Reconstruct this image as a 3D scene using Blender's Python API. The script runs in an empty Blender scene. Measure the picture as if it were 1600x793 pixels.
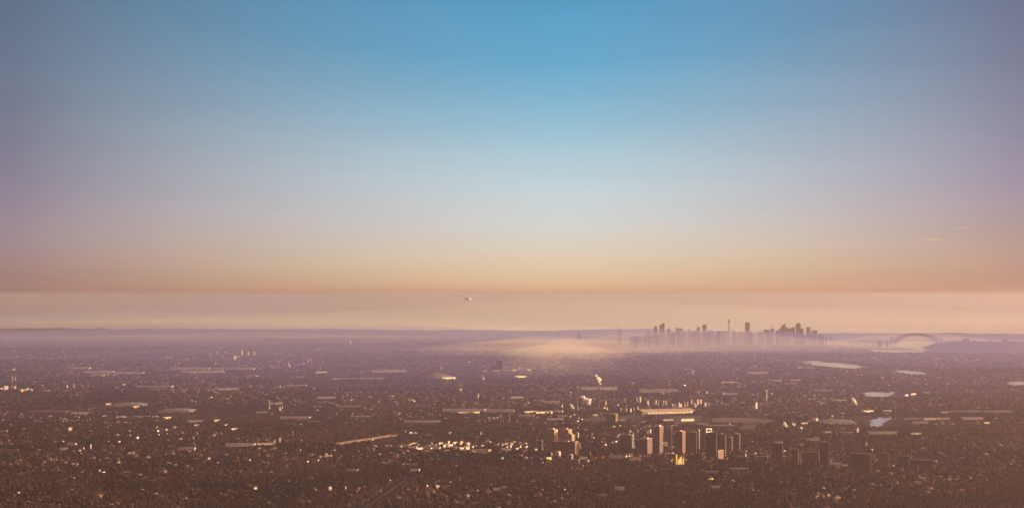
import bpy, math, random
import numpy as np
random.seed(7)
rng = np.random.default_rng(11)
S = bpy.context.scene
COL = S.collection
PI = math.pi
# ------------------------------------------------------------------ camera geometry (photo pixels 1600 x 793)
H = 520.0            # flying height of the camera above the plain, metres
R = 7.43e6           # earth radius with refraction
FPX = 3400.0         # focal length in photo pixels
PITCH = math.atan((396.5 - 462.0) / FPX) * -1
CP, SP = math.cos(PITCH), math.sin(PITCH)

def ray(px, py):
    u, v = (px - 800.0) / FPX, (396.5 - py) / FPX
    return u, CP - v * SP, SP + v * CP

WATER = []           # (x, y, rx, ry) flattened places, filled below
_w = [(1900, 700, 260, 16, .3), (2700, 1150, -1500, 13, 1.7), (1100, 420, 5200, 9, 4.1), (5200, 3100, 900, 18, 2.2), (3300, 800, 3300, 12, 0.4)]

def relief(x, y):
    """gentle rise and fall of the plain (numpy or float)"""
    h = 0.0
    for (lx, ly, q, a, p) in _w:
        h = h + a * np.sin(x / lx * 2.0 + p + 0.7 * np.sin(y / q)) * np.cos(y / ly + p * 1.3 + 0.5 * np.sin(x / 1300.0 + p))
    h = h * 0.55
    m = 1.0
    for (wx, wy, rx, ry) in WATER:
        d = ((x - wx) / rx) ** 2 + ((y - wy) / ry) ** 2
        m = m * (1.0 - np.exp(-d * d * 0.35))
    r = np.sqrt(x * x + y * y)
    k = np.clip((r - 6500.0) / 7000.0, 0.12, 1.0) * np.clip((45000.0 - r) / 12000.0, 0.0, 1.0)
    return h * m * k

def zg(x, y):
    return relief(x, y) - (x * x + y * y) / (2 * R)

def flat(px, py):
    """world point where the pixel's ray meets the smooth globe (no relief)"""
    u, y, z = ray(px, py)
    hl = math.hypot(u, y)
    t = -z / hl
    q = t * t - 2 * H / R
    D = R * (t - math.sqrt(max(q, 0.0)))
    return u / hl * D, y / hl * D

def at(px, py):
    """world point of the ground at a photo pixel, relief included"""
    u, y, z = ray(px, py)
    hl = math.hypot(u, y)
    t = -z / hl
    h = 0.0
    for _ in range(6):
        q = max(t * t - 2 * (H - h) / R, 0.0)
        D = R * (t - math.sqrt(q))
        X, Y = u / hl * D, y / hl * D
        h = float(relief(X, Y))
    return X, Y, h - D * D / (2 * R)

def up(px, py, Y):
    """x and z of the pixel's ray at distance Y"""
    u, y, z = ray(px, py)
    return u / y * Y, H + z / y * Y

def scale_at(Y):     # metres per photo pixel
    return Y / FPX

# ------------------------------------------------------------------ colours and materials
def lin(c):
    f = lambda v: v / 12.92 if v <= 0.04045 else ((v + 0.055) / 1.055) ** 2.4
    return tuple(f(v / 255.0) for v in c)

class NT:
    def __init__(s, name):
        s.m = bpy.data.materials.new(name); s.m.use_nodes = True
        s.t = s.m.node_tree; s.t.nodes.clear()
        s.out = s.t.nodes.new('ShaderNodeOutputMaterial')
    def n(s, kind, **kw):
        nd = s.t.nodes.new('ShaderNode' + kind)
        for k, v in kw.items():
            if k.startswith('i_'):
                nd.inputs[k[2:].replace('_', ' ')].default_value = v
            else:
                setattr(nd, k, v)
        return nd
    def l(s, a, b): s.t.links.new(a, b)
    def math(s, op, a, b=None):
        nd = s.n('Math', operation=op)
        for i, v in enumerate((a, b)):
            if v is None: continue
            if isinstance(v, (int, float)): nd.inputs[i].default_value = v
            else: s.l(v, nd.inputs[i])
        return nd.outputs[0]
    def mix(s, fac, a, b):
        nd = s.n('Mix', data_type='RGBA')
        for i, v in ((0, fac), (6, a), (7, b)):
            if isinstance(v, (int, float)): nd.inputs[i].default_value = v
            elif isinstance(v, tuple): nd.inputs[i].default_value = (*v, 1)
            else: s.l(v, nd.inputs[i])
        return nd.outputs[2]
    def bsdf(s, col, rough=0.8, metal=0.0, spec=0.3):
        b = s.n('BsdfPrincipled')
        if isinstance(col, tuple): b.inputs['Base Color'].default_value = (*col, 1)
        else: s.l(col, b.inputs['Base Color'])
        b.inputs['Roughness'].default_value = rough
        b.inputs['Metallic'].default_value = metal
        b.inputs['Specular IOR Level'].default_value = spec
        s.l(b.outputs[0], s.out.inputs['Surface'])
        return b
    def noise(s, scale, detail=3.0, coord='Object'):
        tc = s.n('TexCoord'); nz = s.n('TexNoise')
        nz.inputs['Scale'].default_value = scale; nz.inputs['Detail'].default_value = detail
        s.l(tc.outputs[coord], nz.inputs['Vector'])
        return nz.outputs['Fac']
    def ramp(s, fac, stops):
        r = s.n('ValToRGB'); cr = r.color_ramp
        while len(cr.elements) < len(stops): cr.elements.new(0.5)
        for e, (p, c) in zip(cr.elements, stops):
            e.position = p; e.color = (*c, 1)
        s.l(fac, r.inputs[0])
        return r.outputs[0]

def speckled(name, a, b, scale=0.02, rough=0.8, spec=0.3):
    t = NT(name)
    t.bsdf(t.ramp(t.noise(scale, 4), [(0.35, a), (0.65, b)]), rough, 0.0, spec)
    return t.m

def facade(name, wall, glass, floor=3.4, bay=4.0, share=0.45, gap=0.3, rough=0.6):
    """wall with rows of window bays, in metres of the building's own space"""
    t = NT(name)
    tc = t.n('TexCoord'); sx = t.n('SeparateXYZ'); t.l(tc.outputs['Object'], sx.inputs[0])
    fz = t.math('FRACT', t.math('DIVIDE', sx.outputs['Z'], floor))
    fh = t.math('FRACT', t.math('DIVIDE', t.math('ADD', sx.outputs['X'], sx.outputs['Y']), bay))
    w = t.math('MULTIPLY', t.math('LESS_THAN', fz, share), t.math('GREATER_THAN', fh, gap))
    ge = t.n('NewGeometry'); sn = t.n('SeparateXYZ'); t.l(ge.outputs['Normal'], sn.inputs[0])
    w = t.math('MULTIPLY', w, t.math('LESS_THAN', t.math('ABSOLUTE', sn.outputs['Z']), 0.5))
    nz = t.noise(0.06, 4)
    wc = t.mix(nz, tuple(c * 0.8 for c in wall), tuple(min(c * 1.15, .85) for c in wall))
    b = t.bsdf(t.mix(w, wc, glass), rough, 0.0, 0.4)
    t.l(t.math('SUBTRACT', rough, t.math('MULTIPLY', w, rough - 0.15)), b.inputs['Roughness'])
    return t.m

M = {}
M['pale_metal'] = speckled('pale_roof_metal', (.23, .235, .26), (.34, .34, .36), .03, .45)
M['grey_metal'] = speckled('grey_roof_metal', (.20, .21, .24), (.32, .32, .35), .03, .5)
M['white_metal'] = speckled('white_roof_metal', (.42, .42, .40), (.54, .53, .51), .03, .5)
M['rust_roof'] = speckled('brown_roof', (.12, .07, .05), (.17, .10, .07), .03, .7)
M['concrete'] = speckled('concrete', (.33, .31, .29), (.45, .43, .40), .05)
M['dark_wall'] = speckled('dark_wall', (.06, .055, .055), (.11, .10, .10), .05)
M['steel'] = speckled('painted_steel', (.07, .07, .075), (.11, .11, .115), .02, .5)
M['granite'] = speckled('granite', (.22, .20, .18), (.32, .29, .26), .03)
M['white_wall'] = speckled('white_render', (.68, .65, .60), (.82, .80, .75), .1)
M['cream_wall'] = speckled('cream_render', (.58, .50, .36), (.70, .62, .46), .1)
M['brick_wall'] = speckled('brick', (.10, .06, .045), (.15, .085, .065), .2)
M['gold_glare_wall'] = speckled('glass_gold_glare', (.42, .30, .10), (.50, .38, .15), .1)  # golden sun glare on the hall's glass, painted in as base colour
M['tile_red'] = speckled('terracotta_tiles', (.055, .034, .027), (.085, .050, .038), .3)
M['tile_grey'] = speckled('grey_tiles', (.045, .045, .05), (.085, .08, .08), .3)
M['tile_pale'] = speckled('pale_tin', (.26, .26, .27), (.38, .38, .38), .3, .5)
M['asphalt'] = speckled('asphalt', (.045, .043, .042), (.06, .058, .055), .1)
M['dry_grass'] = speckled('dry_grass', (.17, .13, .06), (.25, .18, .08), .012)
M['turf'] = speckled('turf', (.08, .085, .03), (.14, .13, .05), .012)
def leaf_mat():
    t = NT('tree_leaves')
    tc = t.n('TexCoord'); mp = t.n('Mapping'); mp.inputs['Scale'].default_value = (1, .55, 1); t.l(tc.outputs['Object'], mp.inputs[0])
    big = t.n('TexNoise'); big.inputs['Scale'].default_value = .0022; big.inputs['Detail'].default_value = 5; t.l(mp.outputs[0], big.inputs['Vector'])
    stand = t.ramp(big.outputs['Fac'], [(.40, (.009, .008, .006)), (.50, (.020, .014, .009)), (.60, (.040, .026, .016))])   # stands of different trees
    leaf = t.ramp(t.noise(.05, 4), [(.35, (.8, .8, .8)), (.65, (1.2, 1.2, 1.2))])
    m = t.n('Mix', data_type='RGBA', blend_type='MULTIPLY'); m.inputs[0].default_value = 1.0
    t.l(stand, m.inputs[6]); t.l(leaf, m.inputs[7])
    t.bsdf(m.outputs[2], .9, 0, .1)
    return t.m
M['leaf'] = leaf_mat()
M['bark'] = speckled('bark', (.06, .045, .035), (.10, .08, .06), .5)
M['glass_blue'] = facade('blue_glass_tower', (.09, .11, .15), (.05, .06, .09), 4, 3, .6, .15, .4)
M['stone_tower'] = facade('stone_tower', (.20, .18, .18), (.06, .06, .07), 3.6, 5, .45, .3)
M['grey_tower'] = facade('grey_tower', (.14, .145, .16), (.05, .05, .06), 3.6, 4.5, .5, .25)
M['dark_tower'] = facade('dark_tower', (.075, .065, .065), (.03, .028, .03), 3.6, 3, .6, .2)
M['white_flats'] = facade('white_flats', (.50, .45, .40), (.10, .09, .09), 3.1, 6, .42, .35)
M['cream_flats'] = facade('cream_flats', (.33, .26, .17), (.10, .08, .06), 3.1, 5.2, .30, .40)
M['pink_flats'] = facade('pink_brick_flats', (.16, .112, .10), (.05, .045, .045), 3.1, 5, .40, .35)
M['brown_flats'] = facade('brown_brick_flats', (.20, .12, .09), (.05, .045, .045), 3.1, 5, .40, .35)
M['glazing'] = facade('office_glazing', (.07, .065, .07), (.035, .035, .04), 6.6, 2.2, .5, .2, .4)

def water_mat():
    t = NT('water')
    b = t.bsdf((.10, .08, .075), 0.10, 0.0, 0.5)
    b.inputs['IOR'].default_value = 1.33
    bp = t.n('Bump'); bp.inputs['Strength'].default_value = 0.06; bp.inputs['Distance'].default_value = 0.6
    t.l(t.noise(0.05, 5), bp.inputs['Height']); t.l(bp.outputs[0], b.inputs['Normal'])
    return t.m
M['water'] = water_mat()

def ground_mat():
    t = NT('suburban_ground')
    a = t.noise(0.0022, 6); b = t.noise(0.013, 5); c = t.noise(0.06, 4)
    base = t.ramp(a, [(0.36, (.024, .019, .012)), (0.50, (.036, .028, .018)), (0.62, (.028, .023, .015))])
    yard = t.ramp(b, [(0.42, (.026, .021, .013)), (0.56, (.05, .04, .028)), (0.68, (.075, .06, .046))])
    col = t.mix(0.45, base, yard)
    fleck = t.ramp(c, [(0.60, (0, 0, 0)), (0.72, (1, 1, 1))])
    sc = t.n('Math', operation='MULTIPLY'); t.l(fleck, sc.inputs[0]); sc.inputs[1].default_value = 0.35
    col = t.mix(sc.outputs[0], col, (.12, .105, .10))
    t.bsdf(col, 0.95, 0.0, 0.1)
    return t.m
M['ground'] = ground_mat()

def steam_mat():
    t = NT('steam')
    d = t.n('BsdfDiffuse'); d.inputs['Color'].default_value = (.88, .86, .84, 1)
    tr = t.n('BsdfTranslucent'); tr.inputs['Color'].default_value = (.88, .86, .84, 1)
    tp = t.n('BsdfTransparent')
    m1 = t.n('MixShader'); m1.inputs[0].default_value = 0.4
    t.l(d.outputs[0], m1.inputs[1]); t.l(tr.outputs[0], m1.inputs[2])
    lw = t.n('LayerWeight'); lw.inputs['Blend'].default_value = 0.35
    nz = t.noise(0.08, 4)
    f = t.math('MULTIPLY', t.math('POWER', lw.outputs['Facing'], 1.5), t.math('ADD', nz, 0.35))
    f = t.math('MINIMUM', f, 1.0)
    m2 = t.n('MixShader'); t.l(f, m2.inputs[0])
    t.l(m1.outputs[0], m2.inputs[1]); t.l(tp.outputs[0], m2.inputs[2])
    t.l(m2.outputs[0], t.out.inputs['Surface'])
    return t.m
M['steam'] = steam_mat()

# ------------------------------------------------------------------ mesh building
class MB:
    def __init__(s): s.v, s.f = [], []
    def add(s, vs, fs):
        b = len(s.v); s.v += [tuple(map(float, p)) for p in vs]; s.f += [tuple(b + i for i in f) for f in fs]; return s
    def box(s, x0, x1, y0, y1, z0, z1):
        return s.add([(x0, y0, z0), (x1, y0, z0), (x1, y1, z0), (x0, y1, z0), (x0, y0, z1), (x1, y0, z1), (x1, y1, z1), (x0, y1, z1)],
                     [(3, 2, 1, 0), (4, 5, 6, 7), (0, 1, 5, 4), (1, 2, 6, 5), (2, 3, 7, 6), (3, 0, 4, 7)])
    def prism(s, pts, z0, z1):
        n = len(pts)
        zt = z1 if isinstance(z1, (list, tuple)) else [z1] * n
        return s.add([(x, y, z0) for x, y in pts] + [(p[0], p[1], z) for p, z in zip(pts, zt)],
                     [tuple(range(n - 1, -1, -1)), tuple(range(n, 2 * n))] + [(i, (i + 1) % n, n + (i + 1) % n, n + i) for i in range(n)])
    def lathe(s, prof, n=14, cx=0, cy=0):
        vs, fs = [], []
        for (r, z) in prof:
            for k in range(n):
                a = 2 * PI * k / n; vs.append((cx + r * math.cos(a), cy + r * math.sin(a), z))
        for i in range(len(prof) - 1):
            for k in range(n):
                fs.append((i * n + k, i * n + (k + 1) % n, (i + 1) * n + (k + 1) % n, (i + 1) * n + k))
        fs.append(tuple(range(n - 1, -1, -1))); fs.append(tuple((len(prof) - 1) * n + k for k in range(n)))
        return s.add(vs, fs)
    def bar(s, p, q, r):
        p, q = np.array(p, float), np.array(q, float)
        d = q - p; L = np.linalg.norm(d); d = d / L
        a = np.cross(d, (0, 0, 1)); 
        if np.linalg.norm(a) < 1e-3: a = np.cross(d, (0, 1, 0))
        a = a / np.linalg.norm(a); b = np.cross(d, a)
        vs = [p + r * (i * a + j * b) for i, j in ((-1, -1), (1, -1), (1, 1), (-1, 1))] + [q + r * (i * a + j * b) for i, j in ((-1, -1), (1, -1), (1, 1), (-1, 1))]
        return s.add(vs, [(3, 2, 1, 0), (4, 5, 6, 7), (0, 1, 5, 4), (1, 2, 6, 5), (2, 3, 7, 6), (3, 0, 4, 7)])
    def build(s, name, mat, parent=None, smooth=False):
        me = bpy.data.meshes.new(name); me.from_pydata(s.v, [], s.f); me.update()
        for m in (mat if isinstance(mat, (list, tuple)) else [mat]): me.materials.append(m)
        if smooth: me.polygons.foreach_set('use_smooth', [True] * len(me.polygons))
        o = bpy.data.objects.new(name, me); COL.objects.link(o)
        if parent: o.parent = parent
        return o

def thing(name, label, cat, loc, yaw=0.0, group=None):
    o = bpy.data.objects.new(name, None); COL.objects.link(o)
    o.location = loc; o.rotation_euler = (0, 0, yaw); o.empty_display_size = 5
    o['label'] = label; o['category'] = cat
    if group: o['group'] = group
    return o
def tag(o, label, cat, group=None):
    o['label'] = label; o['category'] = cat
    if group: o['group'] = group
    return o
def setting(o, kind='structure', label=None):
    o['kind'] = kind
    if label: o['label'] = label
    return o
CLEAR = []           # (x, y, cos, sin, hx, hy): places kept free of trees and small houses
def keep_clear(x, y, yaw, hx, hy): CLEAR.append((x, y, math.cos(yaw), math.sin(yaw), hx, hy))
HAZE_COL, HAZE_D, HAZE_G = (0.82, 0.64, 0.67), 3.6e-5, 0.62
LUM = 0
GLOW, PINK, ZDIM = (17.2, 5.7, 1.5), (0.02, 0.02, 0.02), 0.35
# ------------------------------------------------------------------ camera, world, sun
cam = bpy.data.cameras.new('camera'); co = bpy.data.objects.new('camera', cam); COL.objects.link(co)
co.location = (0, 0, H); co.rotation_euler = (PI / 2 + PITCH, 0, 0)
cam.sensor_width = 36.0; cam.lens = 36.0 * FPX / 1600.0
cam.clip_start = 1.0; cam.clip_end = 400000.0
S.camera = co

SUN_EL, SUN_AZ = math.radians(4.5), math.radians(94.0)      # azimuth clockwise from the view axis (+Y)
sd = bpy.data.lights.new('sun', 'SUN'); sd.energy = 5.0; sd.angle = math.radians(0.5); sd.color = (1.0, 0.75, 0.50)
so = bpy.data.objects.new('sun', sd); COL.objects.link(so)
so.rotation_euler = (PI / 2 - SUN_EL, 0, PI - SUN_AZ)

W = bpy.data.worlds.new('World'); S.world = W; W.use_nodes = True
wt = W.node_tree; wt.nodes.clear()
def wn(kind, **kw):
    nd = wt.nodes.new('ShaderNode' + kind)
    for k, v in kw.items(): setattr(nd, k, v)
    return nd
def wmath(op, a, b=None, clamp=False):
    nd = wn('Math', operation=op, use_clamp=clamp)
    for i, v in enumerate((a, b)):
        if v is None: continue
        if isinstance(v, (int, float)): nd.inputs[i].default_value = v
        else: wt.links.new(v, nd.inputs[i])
    return nd.outputs[0]
def wmix(f, a, b):
    nd = wn('Mix', data_type='RGBA'); 
    for i, v in ((0, f), (6, a), (7, b)):
        if isinstance(v, (int, float)): nd.inputs[i].default_value = v
        elif isinstance(v, tuple): nd.inputs[i].default_value = (*v, 1)
        else: wt.links.new(v, nd.inputs[i])
    return nd.outputs[2]
def wscale(v, k):
    nd = wn('VectorMath', operation='SCALE'); wt.links.new(v, nd.inputs[0])
    if isinstance(k, (int, float)): nd.inputs['Scale'].default_value = k
    else: wt.links.new(k, nd.inputs['Scale'])
    return nd.outputs[0]
def wadd(a, b):
    nd = wn('VectorMath', operation='ADD'); wt.links.new(a, nd.inputs[0]); wt.links.new(b, nd.inputs[1]); return nd.outputs[0]
STR = 0.1
sky = wn('TexSky', sky_type='NISHITA', sun_disc=False)
sky.sun_elevation = SUN_EL; sky.sun_rotation = SUN_AZ
sky.altitude = 500; sky.air_density = 1.0; sky.dust_density = 2.0; sky.ozone_density = 2.0
tc = wn('TexCoord'); sx = wn('SeparateXYZ'); wt.links.new(tc.outputs['Generated'], sx.inputs[0])
zz = sx.outputs['Z']
az = wmath('ARCTAN2', sx.outputs['X'], sx.outputs['Y'])
def el(py): return math.sin(math.atan((462.0 - py) / FPX))
ZMAX = 0.20
AZ0 = math.atan((880 - 800) / FPX)
da = wmath('SUBTRACT', az, AZ0)
side = wmath('GREATER_THAN', da, 0.0)
wid = wmath('ADD', wmath('MULTIPLY', side, 0.205 - 0.250), 0.250)
f = wmath('DIVIDE', wmath('ABSOLUTE', da), wid, True)
f = wmath('POWER', f, 1.35)
def skyramp(stops, lift=False):
    r = wn('ValToRGB'); cr = r.color_ramp; cr.interpolation = 'EASE' if False else 'LINEAR'
    st = sorted((min(max(el(y) / ZMAX, 0.0), 1.0), lin(c)) for y, c in stops)
    while len(cr.elements) < len(st): cr.elements.new(0.5)
    for e, (p, c) in zip(cr.elements, st): e.position = p; e.color = (*c, 1)
    ze = wmath('MULTIPLY', zz, wmath('SUBTRACT', 1.0, wmath('MULTIPLY', f, 0.26))) if lift else zz     # the warm band climbs higher to the sides
    wt.links.new(wmath('DIVIDE', ze, ZMAX, True), r.inputs[0])
    return r.outputs[0]
centre = skyramp([(462, (230, 174, 132)), (455, (227, 171, 128)), (446, (231, 188, 147)), (425, (233, 203, 167)), (390, (227, 212, 192)), (350, (214, 214, 211)),
                  (300, (201, 215, 220)), (250, (180, 206, 218)), (200, (152, 193, 214)), (160, (134, 184, 211)), (100, (104, 170, 206)), (0, (87, 157, 199)), (-220, (70, 125, 178))], True)
left = skyramp([(462, (150, 110, 102)), (456, (146, 106, 94)), (446, (158, 119, 112)), (420, (164, 131, 128)), (380, (162, 140, 146)), (330, (151, 136, 151)),
                (280, (138, 130, 149)), (200, (121, 124, 145)), (100, (106, 118, 142)), (0, (96, 111, 134)), (-220, (80, 95, 125))])
right = skyramp([(462, (186, 134, 112)), (456, (182, 128, 106)), (446, (190, 143, 122)), (420, (191, 152, 134)), (380, (187, 158, 150)), (330, (174, 153, 162)),
                 (280, (160, 148, 167)), (200, (142, 139, 162)), (100, (124, 128, 153)), (0, (110, 115, 144)), (-220, (90, 98, 130))])
edge = wmix(side, left, right)
grad = wmix(f, centre, edge)
# thin streaks of cloud low in the sky
def streak(px, py, hw, hh, amp):
    a0, e0 = math.atan((px - 800) / FPX), el(py)
    dx = wmath('DIVIDE', wmath('SUBTRACT', az, a0), hw / FPX)
    dz = wmath('DIVIDE', wmath('SUBTRACT', zz, e0), hh / FPX)
    d = wmath('ADD', wmath('MULTIPLY', dx, dx), wmath('MULTIPLY', dz, dz))
    return wmath('MULTIPLY', wmath('SUBTRACT', 1.0, d, True), amp)
cl = None
for s_ in ((1026, 351, 28, 2.2, .34), (1006, 366, 60, 1.8, .16), (1458, 375.5, 20, 1.5, .40), (1502, 358, 18, 1.3, .34), (1508, 413, 22, 1.5, .14), (735, 347, 20, 1.6, .12), (1180, 290, 210, 5, .05), (700, 322, 190, 6, .05)):
    v = streak(*s_); cl = v if cl is None else wmath('ADD', cl, v)
nz = wn('TexNoise'); nz.inputs['Scale'].default_value = 1.0; nz.inputs['Detail'].default_value = 4.0
mp = wn('Mapping'); mp.inputs['Scale'].default_value = (90, 90, 900); wt.links.new(tc.outputs['Generated'], mp.inputs[0]); wt.links.new(mp.outputs[0], nz.inputs['Vector'])
cl = wmath('MULTIPLY', cl, wmath('MULTIPLY', nz.outputs['Fac'], 2.6), True)
grad = wmix(cl, grad, lin((240, 205, 175)))
# soft uneven bands, as layered air has
nb = wn('TexNoise'); nb.inputs['Scale'].default_value = 1.0; nb.inputs['Detail'].default_value = 3.0
mb = wn('Mapping'); mb.inputs['Scale'].default_value = (6, 6, 70); wt.links.new(tc.outputs['Generated'], mb.inputs[0]); wt.links.new(mb.outputs[0], nb.inputs['Vector'])
grad = wscale(grad, wmath('ADD', 0.94, wmath('MULTIPLY', nb.outputs['Fac'], 0.12)))
high = wmath('DIVIDE', wmath('SUBTRACT', zz, 0.16), 0.3, True)
wg = wmath('SUBTRACT', 0.97, wmath('MULTIPLY', high, 0.47))
total = wadd(wscale(wscale(grad, 2 ** -0.9 / STR), wg), wscale(sky.outputs[0], wmath('SUBTRACT', 1.0, wg)))
# glow added out of view to light the haze: warm sunward, faint opposite
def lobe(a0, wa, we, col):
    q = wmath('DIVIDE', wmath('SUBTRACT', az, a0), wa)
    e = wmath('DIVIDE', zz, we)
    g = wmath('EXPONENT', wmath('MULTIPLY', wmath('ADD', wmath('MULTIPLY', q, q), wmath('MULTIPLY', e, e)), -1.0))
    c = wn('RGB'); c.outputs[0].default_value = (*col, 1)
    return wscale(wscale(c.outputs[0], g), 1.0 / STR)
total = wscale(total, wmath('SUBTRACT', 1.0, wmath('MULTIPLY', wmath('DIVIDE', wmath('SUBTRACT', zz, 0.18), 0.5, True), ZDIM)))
lf = wmath('DIVIDE', wmath('SUBTRACT', -0.30, az), 0.5, True)
total = wscale(total, wmath('SUBTRACT', 1.0, wmath('MULTIPLY', lf, 0.8)))      # unseen sky away from the sun is dimmed to darken the haze there
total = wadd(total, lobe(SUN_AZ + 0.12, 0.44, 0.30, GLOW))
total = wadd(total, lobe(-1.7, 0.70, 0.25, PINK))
bg = wn('Background'); bg.inputs['Strength'].default_value = STR
wt.links.new(total, bg.inputs['Color'])
wo = wn('OutputWorld'); wt.links.new(bg.outputs[0], wo.inputs['Surface'])

vs = S.view_settings; vs.view_transform = 'Standard'; vs.look = 'None'; vs.exposure = 0.9; vs.gamma = 1.0; vs.use_curve_mapping = False
S.render.engine = 'CYCLES'
cy = S.cycles
cy.max_bounces = 7; cy.diffuse_bounces = 2; cy.glossy_bounces = 2; cy.transmission_bounces = 3; cy.volume_bounces = 5; cy.transparent_max_bounces = 12
cy.use_denoising = True; cy.sample_clamp_indirect = 4.0; cy.use_adaptive_sampling = True; cy.adaptive_threshold = 0.01
cy.caustics_reflective = False; cy.caustics_refractive = False

# ------------------------------------------------------------------ the air: one even box of haze, and ground mist lying in it
def volume(name, col, dens, g):
    t = NT(name)
    v = t.n('VolumePrincipled')
    v.inputs['Color'].default_value = (*col, 1); v.inputs['Density'].default_value = dens; v.inputs['Anisotropy'].default_value = g
    v.inputs['Absorption Color'].default_value = (1, 1, 1, 1)
    t.l(v.outputs[0], t.out.inputs['Volume'])
    return t.m
HB = MB(); HB.box(-97000, 97000, -97000, 97000, -660, H + 70)
haze = HB.build('haze', volume('hazy_air', HAZE_COL, HAZE_D, HAZE_G)); setting(haze, 'stuff', 'smoky evening haze lying over the whole plain')
# ------------------------------------------------------------------ the plain, one curved sheet out to the horizon
def np_mesh(name, V, tris=None, quads=None, tri_mat=None, quad_mat=None, mats=()):
    me = bpy.data.meshes.new(name)
    nt = 0 if tris is None else len(tris); nq = 0 if quads is None else len(quads)
    me.vertices.add(len(V)); me.vertices.foreach_set('co', np.ascontiguousarray(V, np.float32).ravel())
    li = []
    if nt: li.append(np.asarray(tris, np.int32).ravel())
    if nq: li.append(np.asarray(quads, np.int32).ravel())
    li = np.concatenate(li)
    me.loops.add(len(li)); me.loops.foreach_set('vertex_index', li)
    me.polygons.add(nt + nq)
    st = np.concatenate([np.arange(nt) * 3, nt * 3 + np.arange(nq) * 4]).astype(np.int32)
    me.polygons.foreach_set('loop_start', st)
    mi = np.concatenate([np.zeros(nt, np.int32) if tri_mat is None else tri_mat, np.zeros(nq, np.int32) if quad_mat is None else quad_mat]).astype(np.int32)
    for m in mats: me.materials.append(m)
    me.polygons.foreach_set('material_index', mi)
    me.update(calc_edges=True); me.validate()
    return me
def link(name, me):
    o = bpy.data.objects.new(name, me); COL.objects.link(o); return o

def build_ground():
    fine = np.linspace(-0.30, 0.30, 241)
    coarse = np.linspace(0.30, 2 * PI - 0.30, 62)[1:-1]
    A = np.concatenate([fine, coarse])
    Rr = np.concatenate([[30], np.linspace(300, 4800, 16), np.arange(5000, 15000, 90), np.arange(15000, 34000, 170), np.geomspace(34000, 95000, 40)])
    a, r = np.meshgrid(A, Rr)
    x = r * np.sin(a); y = r * np.cos(a)
    z = zg(x, y)
    na, nr = len(A), len(Rr)
    V = np.stack([x, y, z], -1).reshape(-1, 3)
    i = np.arange(nr - 1)[:, None] * na; j = np.arange(na)[None, :]; j2 = (j + 1) % na
    Q = np.stack([i + j, i + na + j, i + na + j2, i + j2], -1).reshape(-1, 4)
    V = np.concatenate([V, [[0, 0, 0]]]); c = len(V) - 1
    T = np.stack([np.full(na, c), np.arange(na), (np.arange(na) + 1) % na], -1)
    me = np_mesh('ground', V, T, Q, mats=[M['ground']])
    me.polygons.foreach_set('use_smooth', [True] * len(me.polygons))
    o = link('ground', me); setting(o, 'structure', 'dark suburban plain reaching to the hazy horizon')

def build_sea():
    A = np.linspace(-0.16, 0.6, 110); t = np.linspace(0, 1, 60)
    a, tt = np.meshgrid(A, t)
    r0 = 32500 + np.maximum(0, .01 - a) * 350000 + 700 * np.sin(a * 61) + 350 * np.sin(a * 143)
    r = np.minimum(r0, 93000) * (94500 / np.minimum(r0, 93000)) ** tt
    x = r * np.sin(a); y = r * np.cos(a)
    V = np.stack([x, y, -(x * x + y * y) / (2 * R) + 3.0 + np.maximum(0, relief(x, y))], -1).reshape(-1, 3)
    na = len(A); i = np.arange(len(t) - 1)[:, None] * na; j = np.arange(na - 1)[None, :]
    Q = np.stack([i + j, i + na + j, i + na + j + 1, i + j + 1], -1).reshape(-1, 4)
    me = np_mesh('sea', V, None, Q, mats=[M['water']])
    if me.polygons[0].normal.z < 0: me.flip_normals()
    o = link('sea', me); setting(o, 'structure', 'hazy sea beyond the coast')
# ------------------------------------------------------------------ water places first: the relief is flat there
def water_patch(pts, name, label, rx=None):
    P = [flat(x, y) for x, y in pts]
    xs, ys = [p[0] for p in P], [p[1] for p in P]
    cx, cy = (min(xs) + max(xs)) / 2, (min(ys) + max(ys)) / 2
    WATER.append((cx, cy, (max(xs) - min(xs)) / 2 + 200, (max(ys) - min(ys)) / 2 + 250))
    keep_clear(cx, cy, 0, (max(xs) - min(xs)) / 2, (max(ys) - min(ys)) / 2)
    return (P, name, label, cx, cy)
PATCHES = [
    water_patch([(1252, 566), (1262, 562.5), (1275, 563.5), (1290, 566.5), (1312, 567), (1335, 569.5), (1350, 573), (1354, 576), (1330, 575.5), (1300, 573), (1270, 570)], 'lake', 'long pale reach of river beyond the flat suburbs below the arch bridge'),
    water_patch([(1392, 579), (1405, 577.5), (1425, 579), (1440, 581), (1450, 584), (1430, 586), (1412, 584)], 'bay', 'small pale bay beside the longer reach of river'),
    water_patch([(1352, 618), (1357, 612), (1372, 612.5), (1388, 613.5), (1402, 611), (1398, 615.5), (1388, 618), (1378, 622), (1366, 620)], 'pond', 'ragged grey pond beyond the bright pond'),
    water_patch([(1358, 661), (1362, 655), (1371, 654.5), (1372, 651.5), (1382, 651), (1393, 651.5), (1388, 656), (1382, 660), (1377, 665), (1371, 668), (1368, 665.5), (1363, 666.5)], 'pond', 'bright ragged pond in the dark suburb, brightest water of all'),
    water_patch([(1572, 600), (1578, 596.5), (1600, 595.5), (1625, 597), (1620, 603), (1590, 603)], 'bay', 'pale water strip at the edge of the dark wooded suburb'),
    water_patch([(1372, 549), (1396, 540), (1398, 529), (1462, 529), (1456, 540), (1445, 545), (1446, 550), (1412, 551)], 'harbour', 'glowing harbour water under the arch bridge'),
]
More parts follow.
